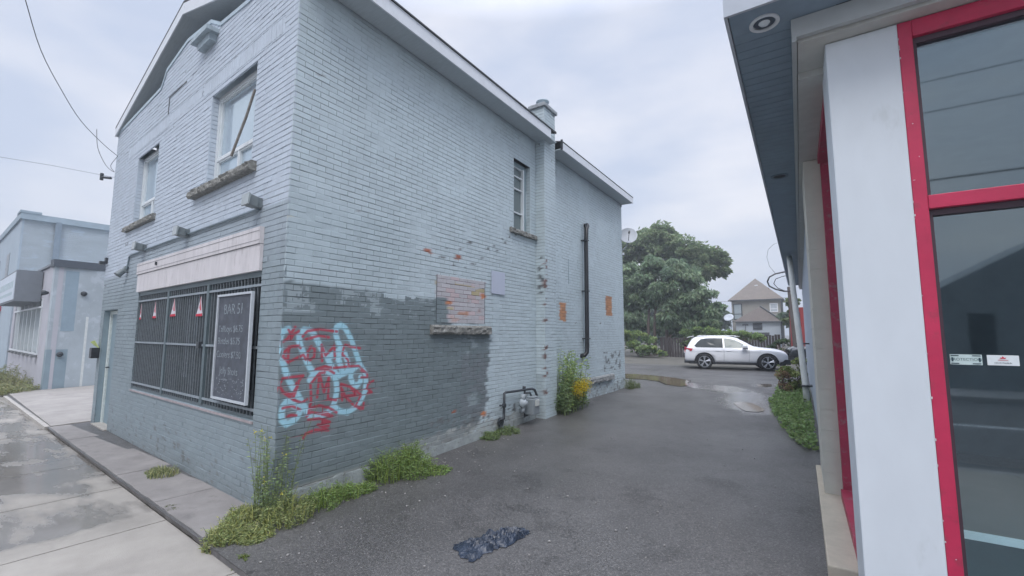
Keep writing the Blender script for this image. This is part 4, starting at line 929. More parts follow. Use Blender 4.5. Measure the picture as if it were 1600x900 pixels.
b=MB(); nbox(b,1.9,6.6,.02,.60,2.50,3.50); b.build('casing',M('sign_case',(.17,.19,.215),.6,.08,6),t)
b=MB(); nbox(b,2.0,6.55,.602,.615,2.56,3.44); fc=b.build('face',M('sign_face',(.55,.61,.68),.5,.06,3,c2=(.42,.50,.55),c2t=.6),t)
b=MB()
for k in range(9): nbox(b,2.4+k*.42,2.4+k*.42+.26,.616,.62,2.95,3.18)
for k in range(12): nbox(b,2.4+k*.3,2.4+k*.3+.18,.616,.62,2.72,2.82)
b.build('faded_lettering',M('sign_ink',(.42,.52,.55),.6),fc)
# tall building further left
t0=23.5-14.63; tb=thing('corner_brick_block',NF(t0+6,-.25,-6),'taller two-storey pale blue brick block at the far left edge','building')
wl=M('tb_side_base',(.3,.3,.3)); wl=M('tb_side',(.37,.42,.455),.85,.10,.8,.3,12,c2=(.40,.47,.53),c2t=.56,c2w=.05,stretch=(1,1,3)); wf_=M('tb_front',(.37,.44,.50),.85,.08,1)
_t=wl.node_tree; _b=_t.nodes['Principled BSDF']; _g=_t.nodes.new('ShaderNodeNewGeometry'); _s=_t.nodes.new('ShaderNodeSeparateXYZ'); _c=_t.nodes.new('ShaderNodeCombineXYZ'); _t.links.new(_g.outputs['Position'],_s.inputs[0]); _t.links.new(_s.outputs[1],_c.inputs[0]); _t.links.new(_s.outputs[2],_c.inputs[1])
_k=_t.nodes.new('ShaderNodeTexBrick'); _k.inputs['Scale'].default_value=1; _k.inputs['Brick Width'].default_value=.24; _k.inputs['Row Height'].default_value=.085; _k.inputs['Mortar Size'].default_value=.008; _t.links.new(_c.outputs[0],_k.inputs[0])
_p=_t.nodes.new('ShaderNodeBump'); _p.invert=True; _p.inputs['Strength'].default_value=.8; _p.inputs['Distance'].default_value=.02; _t.links.new(_k.outputs['Fac'],_p.inputs['Height']); _t.links.new(_p.outputs[0],_b.inputs['Normal'])
b=MB(); nbox(b,t0,t0+14,-16,-.02,-.25,6.35); b.build('side_wall',wl,tb)
b=MB(); nbox(b,t0-.01,t0+14,-.02,.05,-.25,6.35); b.build('front_wall',wf_,tb)
b=MB(); nbox(b,t0-.12,t0+14,-16.1,.12,6.35,6.62); nbox(b,t0-.14,t0+.9,-.5,.14,6.62,6.72); b.build('parapet',M('tb_par',(.30,.37,.42),.8,.1,3),tb)
b=MB(); nbox(b,t0-.13,t0-.1,-1.15,-.95,.5,6.4); b.build('drain_line',M('tb_drain',(.20,.25,.30),.7),tb)
for a in (3.0,7.0):
    b=MB(); nbox(b,t0+a,t0+a+1.1,.0,.06,3.6,5.2); b.build('window',M('tb_win',(.10,.13,.16),.3),tb)
b=MB(); nbox(b,t0+4,t0+9,.05,.5,2.5,2.8); b.build('awning',M('tb_awn',(.35,.06,.08),.7),tb)

# ------------------------------------------------------------------ FAR HOUSE
hh=thing('far_house',(-.5,60,.1),'two-storey beige house with brown hip roof and white rear lean-to beyond the fence','house')
hx0,hx1=-3.05,2.15; hy=58
b=MB(); b.box(hx0,hx1,hy,hy+7,.0,5.62); b.build('wall',M('house_beige',(.30,.285,.25),.85,.08,1),hh)
b=MB(); e=.35; z0=5.62; zp=8.3; b.add([(hx0-e,hy-e,z0),(hx1+e,hy-e,z0),(hx1+e,hy+7+e,z0),(hx0-e,hy+7+e,z0),((hx0+hx1)/2-.15,hy+3.2,zp+.25),((hx0+hx1)/2-.15,hy+3.8,zp+.25)],[(0,1,4),(1,2,5,4),(2,3,5),(3,0,4,5),(3,2,1,0)])
rf_=b.build('roof',M('roof_brown',(.165,.14,.12),.9,.15,2,.3,20),hh)
b=MB(); b.box(.02+.9,.10+.9,hy+1.2,hy+1.3,6.1,7.1); b.build('vent_pipe',rust,rf_)
b=MB(); b.box(-.6,-.25,hy+1.9,hy+2.2,7.35,7.6); b.build('roof_vent',whiteT,rf_)
b=MB(); b.box(hx0-e,hx1+e,hy-e-.06,hy-e,5.5,5.64); b.box(hx0-e+.02,hx1+e-.02,hy-e,hy,5.52,5.56); b.build('gutter',M('house_dark',(.05,.055,.06),.6),hh)
def hwin(x0,x1,z0,z1,y,fm,pm,name='window'):
    b=MB(); b.box(x0-.1,x1+.1,y-.06,y-.01,z0-.1,z0); b.box(x0-.1,x1+.1,y-.06,y-.01,z1,z1+.1); b.box(x0-.1,x0,y-.06,y-.01,z0,z1); b.box(x1,x1+.1,y-.06,y-.01,z0,z1); b.box(x0,x1,y-.05,y-.01,(z0*2+z1)/3-.04,(z0*2+z1)/3+.04)
    w=b.build(name,fm,hh); b=MB(); b.box(x0,x1,y-.03,y-.02,z0,z1); b.build('pane',pm,w)
hwin(-2.78,-2.0,3.35,5.1,hy,M('house_dark',(.05,.055,.06)),M('curtain_pane',(.36,.42,.45),.2))
hwin(1.1,1.75,4.2,5.05,hy,white,M('white_pane',(.5,.55,.6),.2))
ly_=54; b=MB(); lx0,lx1=DY(1151,520,ly_)[0],DY(1222,520,ly_)[0]; lz=DY(1187,501,ly_)[2]; pk=DY(1187,480,ly_)
b.box(lx0,lx1,ly_,hy-.01,.0,lz); b.build('lean_to_wall',M('house_white',(.50,.55,.60),.8,.05,1),hh)
b=MB(); b.add([(lx0-.35,ly_-.3,lz),(lx1+.2,ly_-.3,lz),(lx1+.2,hy,lz+.2),(lx0-.35,hy,lz+.2),(pk[0],ly_+.9,pk[2]+.28),(pk[0],hy,pk[2]+.35)],[(0,1,4),(1,2,5,4),(3,0,4,5)]); b.build('lean_to_roof',M('roof_brown2',(.145,.12,.105),.9,.15,2,.3,20),hh)
b=MB(); HD=M('house_dark',(.05,.055,.06)); MB().tube([(lx0-.35,ly_-.32,lz+.02),(lx1+.2,ly_-.32,lz+.02)],.06,6).build('gutter',HD,hh); MB().tube([(pk[0],ly_+.85,pk[2]+.32),(lx1+.2,ly_-.32,lz+.05)],.07,6).build('roof_trim',HD,hh); MB().tube([(hx1+.1,hy-.1,5.5),(hx1+.1,hy-.1,0)],.10,6).build('downpipe',HD,hh); MB().tube([(lx1+.05,ly_-.05,lz),(lx1+.05,ly_-.05,0)],.12,6).build('downpipe',HD,hh)
wp=DY(1178,504,ly_); wq=DY(1190,512,ly_); hwin(wp[0],wq[0],wq[2],wp[2],ly_,M('house_dark',(.05,.055,.06)),M('dark_pane',(.03,.035,.04),.2))
b=MB(); p=DY(1160,518,ly_); q=DY(1204,523,ly_); b.box(p[0],q[0],ly_-1.2,ly_-1.1,q[2],p[2]+.02); b.build('carport_edge',M('house_dark',(.05,.055,.06)),hh)
p=DY(1165,506,ly_); b=MB(); b.box(p[0]-.3,p[0]+.3,ly_-.1,ly_-.02,p[2]-.05,p[2]+.08); b.tube([(p[0],ly_-.05,p[2]),(p[0],ly_-.05,p[2]-1)],.03,6); b.build('light_bracket',darkM,hh)
t=thing('satellite_dish',tuple(DY(1139,500,50)-np.array([0,0,.4])),'pale oval satellite dish beside the left wall of the beige house','satellite dish')
dc=Vector(DY(1139,495,50)); b=MB(); b.lathe([(0,0),(.3,.03),(.5,.09),(.5,.06),(.3,.0),(0,-.03)],dc,(-.2,-1,.9),24); b.build('dish',M('dish_grey',(.42,.45,.49)),t,smooth=True)
b=MB(); b.tube([dc,dc+Vector((.1,.6,-.9)),dc+Vector((.1,.6,-3.0))],.05,6); b.build('mast',pipeG,t)
# utility pole and red shed, cables at right
p=DY(1240,500,24); t=thing('utility_pole',(p[0]+.15,24,.1),'dark wooden utility pole close behind the end of the shop roof','utility pole')
b=MB(); b.tube([(p[0]+.1,24,.1),(p[0]-.04,24,3.9)],[.17,.15],10); b.build('pole',M('pole_wood',(.14,.12,.11),.9,.25,6,.4,30,stretch=(6,6,1)),t)
b=MB(); b.box(p[0]+.12,p[0]+.3,23.8,24,2.2,2.6); b.build('meter_box',darkM,t)
p=DY(1243,505,27); b=MB(); b.box(p[0]-.25,p[0]+2.5,27,30,.1,3.0); tag(b.build('red_shed',M('red_brick_far',(.30,.05,.05),.85,.2,3)),'dark red shed wall glimpsed between the utility pole and the downspout','shed')
A=Vector(DY(1237,453,23.6)); 
def px3(x,y,d): return Vector(DY(x,y,d))
b=MB(); b.tube([A,px3(1225,453,23),px3(1212,450,22.4),px3(1202,445,22),px3(1199,438,21.8),px3(1202,431,21.8),px3(1211,426,22),px3(1224,423,22),px3(1236,421,22)],.035,6); tag(b.build('cable_loop',blackP,smooth=True),'thick black cable looping out from under the shop roof end','cable')
b=MB(); b.tube([px3(1228,453,23.2),px3(1215,448,22.5),px3(1209,441,22),px3(1212,434,22),px3(1222,430,22),px3(1236,427,22)],.018,6); tag(b.build('cable_loop',blackP,smooth=True),'thinner black cable inside the larger loop at the shop roof end','cable')
b=MB(); b.tube([px3(1212,426,22),px3(1202,414,21.8),px3(1198,400,21.8),px3(1200,388,21.8),px3(1208,380,21.8),px3(1218,376,22)],.010,5); tag(b.build('thin_wire',M('wire_grey',(.25,.27,.3),.6),smooth=True),'thin pale wire arcing above the cable loops beside the shop roof','wire')
# long service wire across to the far house
b=MB(); pts=[]
for k in range(13):
    u=k/12; a=px3(975,466,30); c=px3(1232,462,50); q=a.lerp(c,u); q.z-=.35*4*u*(1-u); pts.append(q)
b.tube(pts,.012,5); tag(b.build('service_wire',blackP),'thin dark wire strung in front of the trees and the beige house eave','wire')

# ------------------------------------------------------------------ overhead service drop at top left
brk=Vector(FP(7.28,4.62,.05)); t=thing('wire_bracket',tuple(brk),'small dark insulator bracket on the left corner of the brick front','bracket')
b=MB(); b.tube([brk,Vector(FP(7.5,4.66,.15))],.025,6); b.tube([Vector(FP(7.5,4.60,.15)),Vector(FP(7.5,4.74,.15))],.03,8); b.build('insulator',darkM,t)
def ray3(px,py,d): r_=ray(px,py); return Vector(CAM+r_/np.linalg.norm(r_)*d)
for i,(pts_,r_,lab) in enumerate(((((183,247,9.6),(160,228,9.3),(125,192,8.9),(95,145,8.4),(62,82,7.8),(35,-5,7.2),(0,-120,6.6)),.0042,'thick service wire dropping from the sky to the left corner of the brick front'),
    (((183,247,9.6),(172,262,9.6),(178,272,9.7),(165,262,9.6),(152,235,9.4),(150,205,9.2)),.0036,'slack loop of wire hanging below the bracket on the left corner'))):
    b=MB(); P=[ray3(*p) for p in pts_]; Q=[]
    for k in range(len(P)-1):
        p0=P[max(k-1,0)];p1=P[k];p2=P[k+1];p3=P[min(k+2,len(P)-1)]
        for u in (0,.25,.5,.75): Q.append(.5*((2*p1)+(p2-p0)*u+(2*p0-5*p1+4*p2-p3)*u*u+(3*p1-p0-3*p2+p3)*u**3))
    Q.append(P[-1]); b.tube(Q,r_,5); tag(b.build('service_wire',M('wire_dark',(.06,.065,.08),.6)),lab,'wire')
b=MB(); b.tube([ray3(-40,243,30),ray3(80,262,30),ray3(182,281,30)],.012,5); tag(b.build('service_wire',M('wire_grey',(.25,.27,.3))),'faint distant wire in the sky left of the brick front','wire')

# ------------------------------------------------------------------ ACROSS THE STREET (seen mirrored in the shop glass)
b=MB(); zb=-.3
oh=thing('house_across',(13,-19,-.3),'gabled dark house across the street, seen as the reflection in the shop glass','house')
b=MB(); b.prism([(8.3,-16,zb),(8.3,-16,3.0),(12.2,-16,5.2),(16.0,-16,3.0),(16.0,-16,zb)],(0,-7,0)); b.build('wall',M('across_wall',(.24,.26,.27),.9,.1,2),oh)
for (x0,x1,z0,z1) in ((9.1,9.7,.9,2.2),(10.6,11.4,.9,2.3),(12.6,13.4,.9,2.3)):
    b=MB(); b.box(x0,x1,-15.99,-15.95,z0,z1); b.build('window',M('across_win',(.05,.055,.06),.3),oh)
for k,(z_,y_) in enumerate(((5.05,-9),(8.4,-9.2),(7.6,-9.4),(6.9,-9.6),(4.7,-9.1))):
    b=MB(); b.tube([(-30+x*4,y_,z_+.0006*((x*4-30-5)**2)*.3) for x in range(20)],.011 if k else .02,5); tag(b.build('street_wire',blackP),['lowest and thickest','highest','second highest','middle','second lowest'][k]+' overhead wire along the street, mirrored in the windows','wire','overhead wires along the street')

# ------------------------------------------------------------------ SUV
def make_suv(name,label,paint,loc,rz,full=True):
    t=bpy.data.objects.new(name,None); col.objects.link(t); ORG[t.name]=Vector((0,0,0)); tag(t,label,'car')
    st=[(0.00,.46,.78,.84,.76,.78),(.04,.36,.92,.98,.84,.78),(.12,.34,1.02,1.12,.90,.76),(.28,.34,1.06,1.44,.93,.70),(.40,.33,1.08,1.62,.94,.66),(.60,.32,1.08,1.69,.945,.66),(1.2,.30,1.08,1.735,.95,.66),(1.9,.30,1.07,1.735,.95,.66),(2.35,.30,1.06,1.70,.95,.655),(2.65,.30,1.05,1.62,.95,.65),(2.95,.30,1.05,1.47,.95,.66),(3.25,.30,1.05,1.29,.945,.70),(3.45,.30,1.05,1.18,.94,.76),(3.7,.31,1.04,1.145,.94,.79),(4.0,.32,1.01,1.12,.94,.79),(4.35,.32,.97,1.085,.93,.77),(4.65,.33,.90,1.02,.89,.70),(4.80,.35,.82,.93,.83,.62),(4.87,.42,.70,.78,.72,.54)]
    b=MB(); NR=None
    for (x,zb_,be,zt_,w_,wt) in st:
        half=[(0,zb_),(w_*.86,zb_),(w_*.97,zb_+.10),(w_,min(.70,be-.1)),(w_*.985,be-.03),(w_*.96,be),(wt+.04,zt_-.10 if zt_-be>.3 else be+(zt_-be)*.5),(wt-.03,zt_-.035),(wt*.55,zt_),(0,zt_+.008)]
        ring=[(x,-y,z) for y,z in half]+[(x,y,z) for y,z in reversed(half[1:-1])]; NR=len(ring); b.v+=ring
    for i in range(len(st)-1):
        for k in range(NR): b.f.append((i*NR+k,i*NR+(k+1)%NR,(i+1)*NR+(k+1)%NR,(i+1)*NR+k))
    b.f.append(tuple(range(NR))); b.f.append(tuple((len(st)-1)*NR+k for k in reversed(range(NR))))
    body=b.build('body',paint,t,smooth=True)
    bm=bmesh.new(); bm.from_mesh(body.data); bmesh.ops.recalc_face_normals(bm,faces=bm.faces); bm.to_mesh(body.data); bm.free()
    sub=body.modifiers.new('s','SUBSURF'); sub.levels=1; sub.render_levels=1
    cut=MB(); WX=(.97,3.90)
    for x in WX:
        for sy in (-1,1): cut.lathe([(0,-.2),(.455,-.2),(.455,.2),(0,.2)],(x,sy*.88,.38),(0,1,0),32)
    co=cut.build('cutter',paint); bm=bmesh.new(); bm.from_mesh(co.data); bmesh.ops.remove_doubles(bm,verts=bm.verts,dist=1e-5); bmesh.ops.recalc_face_normals(bm,faces=bm.faces); bm.to_mesh(co.data); bm.free()
    bo_=body.modifiers.new('b','BOOLEAN'); bo_.operation='DIFFERENCE'; bo_.object=co; bo_.solver='EXACT'
    dg=bpy.context.evaluated_depsgraph_get(); dg.update(); me=bpy.data.meshes.new_from_object(body.evaluated_get(dg)); body.modifiers.clear(); body.data=me; bpy.data.objects.remove(co)
    me.materials.clear(); me.materials.append(paint)
    me.polygons.foreach_set('use_smooth',[True]*len(me.polygons)); 
    def gy_(x,z):
        xs_=[s_[0] for s_ in st]; be=np.interp(x,xs_,[s_[2] for s_ in st]); zt_=np.interp(x,xs_,[s_[3] for s_ in st]); w_=np.interp(x,xs_,[s_[4] for s_ in st]); wt=np.interp(x,xs_,[s_[5] for s_ in st])
        return np.interp(z,[be,zt_-.10,zt_-.035],[w_*.96,wt+.04,wt-.03])
    blk=M('car_black',(.018,.02,.024),.5,.1,10); cg=M('car_glass',(.03,.04,.045),.05,.05,2); cgl=M('car_glass_front',(.09,.13,.13),.06,.05,2)
    def panel(pts,dy,mat,nm,sy,par):
        # filled side panel following the body
        b=MB(); fn_=[(x,z) for x,z in pts]; cx=sum(p[0] for p in fn_)/len(fn_); cz=sum(p[1] for p in fn_)/len(fn_)
        V=[(cx,sy*(gy_(cx,cz)+dy),cz)]; n=0
        P=[]
        for k in range(len(fn_)):
            a=fn_[k]; c=fn_[(k+1)%len(fn_)]
            for u in (0,.33,.66): P.append((a[0]+(c[0]-a[0])*u,a[1]+(c[1]-a[1])*u))
        for r_ in (.5,1.0):
            for x,z in P: X=cx+(x-cx)*r_; Zz=cz+(z-cz)*r_; V.append((X,sy*(gy_(X,Zz)+dy),Zz))
        m=len(P); F=[(0,1+k,1+(k+1)%m) for k in range(m)]+[(1+k,1+m+k,1+m+(k+1)%m,1+(k+1)%m) for k in range(m)]
        if sy>0: F=[tuple(reversed(f)) for f in F]
        b.add(V,F); return b.build(nm,mat,par)
    for sy in (-1,1):
        panel([(.50,1.20),(.66,1.40),(.84,1.555),(1.1,1.60),(1.5,1.615),(1.88,1.61),(1.88,1.12),(.60,1.13)],.010,cg,'rear_side_window',sy,t)
        panel([(1.96,1.605),(2.2,1.585),(2.45,1.52),(2.70,1.40),(3.02,1.19),(3.0,1.12),(1.96,1.12)],.010,cgl,'front_side_window',sy,t)
        b=MB(); 
        for x in (1.92,3.08): b.tube([(x,sy*(.955),1.03),(x+.0,sy*.957,.7),(x-.02,sy*.94,.42)],.006,4)
        b.tube([(.35,sy*.952,.93),(2,sy*.962,.95),(3.6,sy*.958,.93)],.006,4); b.build('door_seam',M('seam',(.25,.26,.28),.5),t)
        b=MB(); b.tube([(1.55,sy*.965,.98),(1.75,sy*.968,.985)],.016,6); b.tube([(2.05,sy*.965,.98),(2.25,sy*.968,.98)],.016,6); b.build('door_handle',paint,t)
        b=MB(); b.box(1.42,3.45,sy*.90-.055,sy*.90+.055,.27,.37); b.build('rocker_panel',blk,t)
        for x in WX:
            b=MB(); prof=[]
            K=18
            for k in range(K+1):
                a=PI*k/K*1.16-PI*.08; 
                for r_ in (.425,.495): b.v.append((x+math.cos(a)*r_,sy*.957,.38+math.sin(a)*r_)); b.v.append((x+math.cos(a)*r_,sy*.85,.38+math.sin(a)*r_))
            for k in range(K):
                i=k*4; b.f+=[(i,i+2,i+6,i+4),(i,i+1,i+5,i+4),(i+2,i+3,i+7,i+6)]
            b.build('wheel_arch',blk,t)
        b=MB(); b.lathe([(0,0),(.09,.0),(.12,.05),(.12,.12),(.08,.16),(0,.17)],(2.90,sy*.97,1.19),(0,sy,0),14); mi=b.build('mirror',paint,t,smooth=True)
        b=MB(); b.box(2.80,3.02,sy*1.04-.08,sy*1.04+.08,1.06,1.11); b.build('mirror_base',blk,mi)
        b=MB(); b.prism([(-.01,sy*.60,.97),(.02,sy*.86,1.10),(.42,sy*.955,1.06),(.34,sy*.95,.93),(.03,sy*.84,.86)],(0,-sy*.05,0)); b.build('tail_light',M('tail_red',(.55,.03,.06),.25,.05,5),t)
        b=MB(); b.prism([(4.40,sy*.905,.88),(4.66,sy*.84,.83),(4.82,sy*.66,.77),(4.80,sy*.70,.68),(4.5,sy*.90,.76)],(0,-sy*.06,0)); b.build('headlight',M('head_glass',(.33,.36,.38),.15),t)
        b=MB(); b.tube([(.7,sy*.62,1.715),(.9,sy*.62,1.742),(2.5,sy*.62,1.735),(2.7,sy*.62,1.69)],.014,6); b.build('roof_rail',paint,t)
        b=MB(); b.box(-.02,.5,sy*.80-.10,sy*.80+.13,.30,.42); b.box(4.45,4.90,sy*.72-.14,sy*.72+.12,.32,.56); b.build('bumper_corner',blk,t)
    b=MB(); b.prism([(.16,-.62,1.62),(.16,.62,1.62),(.5,.64,1.70),(.5,-.64,1.70)],(0,0,.035)); b.build('spoiler',paint,t)
    b=MB(); b.quad((.11,-.66,1.16),(.11,.66,1.16),(.27,.60,1.56),(.27,-.60,1.56)); b.build('rear_window',cg,t)
    b=MB(); b.quad((3.40,-.70,1.215),(2.66,-.60,1.635),(2.66,.60,1.635),(3.40,.70,1.215)); b.build('windscreen',cg,t)
    b=MB(); b.box(4.83,4.90,-.40,.40,.50,.68); b.build('grille',blk,t)
    b=MB(); b.box(-.03,-.005,-.26,.26,.80,.92); b.build('number_plate',white,t)
    b=MB(); b.box(.2,4.7,-.8,.8,.26,.34); b.build('underbody',blk,t)
    # wheels
    for x in WX:
        for sy in (-1,1):
            b=MB(); b.lathe([(.285,-.12),(.37,-.125),(.395,-.10),(.40,0),(.395,.10),(.37,.125),(.285,.12)],(x,sy*.85,.40),(0,1,0),36); ty=b.build('wheel',M('tyre',(.022,.022,.024),.8,.1,20),t,smooth=True)
            b=MB(); b.lathe([(0,-.02),(.28,-.02),(.292,.09),(.28,.10)],(x,sy*.86,.40),(0,sy,0),36); b.build('rim_barrel',M('rim_dark',(.03,.033,.037),.4,metal=.4),ty)
            b=MB()
            for k in range(5):
                for dd in (-.13,.13):
                    a=2*PI*k/5+.3; c=Vector((x,sy*.965,.40)); p1=c+Vector((math.cos(a)*.05,0,math.sin(a)*.05)); p2=c+Vector((math.cos(a+dd)*.28,-sy*.0,math.sin(a+dd)*.28)); b.tube([p1,p2],[.020,.023],5)
            b.lathe([(0,.0),(.055,.0),(.055,.02),(0,.025)],(x,sy*.955,.40),(0,sy,0),16); b.lathe([(.268,0),(.292,0),(.292,.02),(.268,.02)],(x,sy*.95,.40),(0,sy,0),36,closed=True)
            b.build('rim',M('rim_alloy',(.55,.57,.6),.3,.05,10,metal=.6),ty)
    t.location=loc; t.rotation_euler=(0,0,rz); return t
carw=M('car_white',(.84,.85,.88),.22,.02,2,coat=.6)
w0=np.array(G(1102,575.3,.03)); ang=R(12)
# car local: x forward, near side y=-.95
nrm=np.array([math.sin(ang),-math.cos(ang)]); sc_=.86; c0=w0[:2]-nrm*.95*sc_-np.array([math.cos(ang),math.sin(ang)])*.97*.805
suv=make_suv('white_suv','white SUV with black wheel arches parked side-on across the rear of the lot',carw,(c0[0],c0[1],.03),ang); suv.scale=(.805,sc_,.81)
nose=DY(1229,560,22.6); a2=ang+PI; dk=make_suv('dark_car','dark car whose nose shows just beyond the front end of the white SUV',M('car_dark',(.02,.024,.03),.25,.05,2,coat=.5),(nose[0]-math.cos(a2)*4.87*.9,nose[1]-math.sin(a2)*4.87*.9+.8,.03),a2); dk.scale=(.9,.9,.85)

# ------------------------------------------------------------------ VEGETATION
def leaf_mat(name,trans=.42):
    m=bpy.data.materials.new(name); m.use_nodes=True; N=m.node_tree.nodes; L=m.node_tree.links; b=N['Principled BSDF']; b.inputs['Roughness'].default_value=.55; b.inputs['Specular IOR Level'].default_value=.35
    a=N.new('ShaderNodeAttribute'); a.attribute_name='Col'; L.new(a.outputs['Color'],b.inputs['Base Color'])
    tr=N.new('ShaderNodeBsdfTranslucent'); L.new(a.outputs['Color'],tr.inputs[0]); mx_=N.new('ShaderNodeMixShader'); mx_.inputs[0].default_value=trans
    L.new(b.outputs[0],mx_.inputs[1]); L.new(tr.outputs[0],mx_.inputs[2]); L.new(mx_.outputs[0],N['Material Output'].inputs[0]); return m
leafM=leaf_mat('foliage')
def leaves(b,P,D,size,asp,colr,droop=0,rg=rng):
    """P (n,3) centres, D (n,3) direction of leaf; quads"""
    n=len(P); D=D/np.linalg.norm(D,axis=1)[:,None]; r_=rg.normal(size=(n,3)); A=np.cross(D,r_); A/=np.linalg.norm(A,axis=1)[:,None]
    s_=size*rg.uniform(.6,1.3,n)[:,None]; w_=s_*asp
    v0=P-D*s_*.5; v1=P+A*w_*.5; v2=P+D*s_*.5; v3=P-A*w_*.5
    V=np.stack([v0,v1,v2,v3],1).reshape(-1,3); o=len(b.v); b.v+= [tuple(p) for p in V]; b.f+=[(o+4*i,o+4*i+1,o+4*i+2,o+4*i+3) for i in range(n)]
    c=np.array(colr); 
    if c.ndim==1: c=np.tile(c,(n,1))
    c=c*rg.uniform(.75,1.3,(n,1))*rg.uniform(.92,1.08,(n,3)); b.c+= np.repeat(c,4,0).tolist()
def crown(name,clumps,n_per,size,colA,colB,parent,seed=1,droop=.5,asp=.5,gap=.0,fl=None):
    rg=np.random.default_rng(seed); b=MB(); b.c=[]
    for (c,r) in clumps:
        c=np.array(c); r=np.array(r); n=int(n_per*(r.prod()**(2/3))*4.5)
        nsub=max(5,int(n/110)); d=rg.normal(size=(nsub,3)); d/=np.linalg.norm(d,axis=1)[:,None]; d[:,2]=np.where(d[:,2]<-.3,-d[:,2]*.6,d[:,2])
        sub=c+d*r*rg.uniform(.62,1.05,(nsub,1))
        for q in sub:
            m=int(n/nsub); sr_=.46*r.mean()*rg.uniform(.6,1.2)
            dd=rg.normal(size=(m,3)); dd/=np.linalg.norm(dd,axis=1)[:,None]; P=q+dd*sr_*rg.uniform(.25,1,(m,1))**.6*np.array([1.15,1.15,.75])
            t_=rg.random(); cc=np.array(colA)*(1-t_)+np.array(colB)*t_
            D=dd*np.array([1,1,.4])+np.array([0,0,-droop]); leaves(b,P,D+rg.normal(size=(m,3))*.35,size,asp,cc,rg=rg)
        # sparse interior fill
        m=int(n*.25); dd=rg.normal(size=(m,3)); dd/=np.linalg.norm(dd,axis=1)[:,None]; P=c+dd*r*rg.uniform(.2,.85,(m,1)); leaves(b,P,dd+np.array([0,0,-droop]),size*1.2,.7,np.array(colA)*.8,rg=rg)
    return b.build(name,leafM,parent)
bark=M('bark',(.13,.10,.085),.9,.3,9,.6,30,stretch=(4,4,1))
def tree(label,base,clumps,trunks,colA,colB,n_per,size,seed,droop=.5,name='broadleaf_tree',asp=.5):
    t=thing(name,base,label,'tree'); crown('crown',clumps,n_per,size,colA,colB,t,seed,droop,asp)
    b=MB()
    for pts,r0,r1 in trunks: 
        b.tube(pts,[r0+(r1-r0)*k/(len(pts)-1) for k in range(len(pts))],8)
    b.build('trunk',bark,t,smooth=True); return t
def C3(px,py,y): return np.array(DY(px,py,y))
def clump(px,py,y,rpx,rz=None):
    k=(y-CAM[1])/ (FPX*1.0) /math.cos(YAW)*1.0; p=C3(px,py,y); q=C3(px+rpx,py,y); r=abs(q[0]-p[0]); return (p,(r,r*.9,r*(rz or .85)))
# big spreading tree behind (upper crown), willow-like tree in front
y1=34
cl=[clump(1000,385,y1,32),clump(1035,375,y1,30),clump(1022,395,y1,34),clump(1065,395,y1,32),clump(1095,400,y1,26),clump(1118,408,y1,20),clump(1128,425,y1,13),clump(1105,425,y1,22),clump(975,400,y1,30),clump(1080,425,y1,30),clump(1038,362,y1,14),clump(1128,398,y1,10),clump(1010,368,y1,16)]
bx=C3(1045,540,y1); tr=[([(bx[0],y1,.1),(bx[0]+.1,y1,3),(bx[0]-.3,y1,6),(bx[0]-1,y1,9)],.32,.08),([(bx[0]+.1,y1,3.2),(bx[0]+2,y1-.3,6.0),(bx[0]+4,y1,8.2)],.18,.04)]
tree('tall spreading broadleaf tree whose crown rises highest behind the drooping one',(bx[0],y1,.1),cl,tr,(.17,.235,.125),(.27,.34,.18),300,.30,11,.3)
y2=27
cl=[clump(1000,440,y2,26),clump(985,425,y2,20),clump(1020,420,y2,24),clump(1050,425,y2,26),clump(1075,440,y2,26),clump(1090,465,y2,26),clump(1100,490,y2,24),clump(1070,475,y2,28),clump(1040,455,y2,28),clump(1010,470,y2,28),clump(985,470,y2,24),clump(1115,505,y2,18),clump(1122,478,y2,14),clump(1055,500,y2,26),clump(985,500,y2,22),clump(965,460,y2,22),clump(1085,512,y2,22),clump(1060,515,y2+2,22),clump(1105,518,y2+1,16),clump(1000,508,y2+3,20),clump(1035,508,y2+4,22)]
tb1=C3(1015,545,y2)
tr=[]
for px_ in (1014,1024,1043):
    p=C3(px_,548,y2); q=C3(px_+1,470,y2); tr.append(([(p[0],y2,.1),(p[0]+.02,y2,2.0),(q[0],y2,q[2]),(q[0]+.5,y2,q[2]+1.6)],.12,.05))
tree('dense drooping tree with three slim trunks behind the wooden fence',(tb1[0],y2,.1),cl,tr,(.15,.225,.135),(.26,.34,.20),400,.24,12,.95,asp=.42)
y3=40; cl=[clump(1236,470,y3,12),clump(1232,500,y3,10),clump(1240,485,y3,10)]
p=C3(1236,520,y3); tree('yellowish green tree in the gap between the beige house and the pole',(p[0],y3,.1),cl,[([(p[0],y3,.1),(p[0],y3,4)],.15,.05)],(.12,.16,.06),(.16,.2,.08),300,.3,13)
y3=52; cl=[clump(1128,500,y3,22),clump(1100,495,y3,30),clump(1250,500,y3,30),clump(1060,490,y3,30),clump(1020,490,y3,30),clump(980,490,y3,34),clump(1040,520,y3,30),clump(990,520,y3,30),clump(1085,520,y3,24)]
p=C3(1110,520,y3); tree('dark tree mass filling the gap left of the beige house',(p[0],y3,.1),cl,[([(p[0],y3,.1),(p[0],y3,4)],.3,.1)],(.09,.135,.08),(.13,.175,.10),90,.5,14)
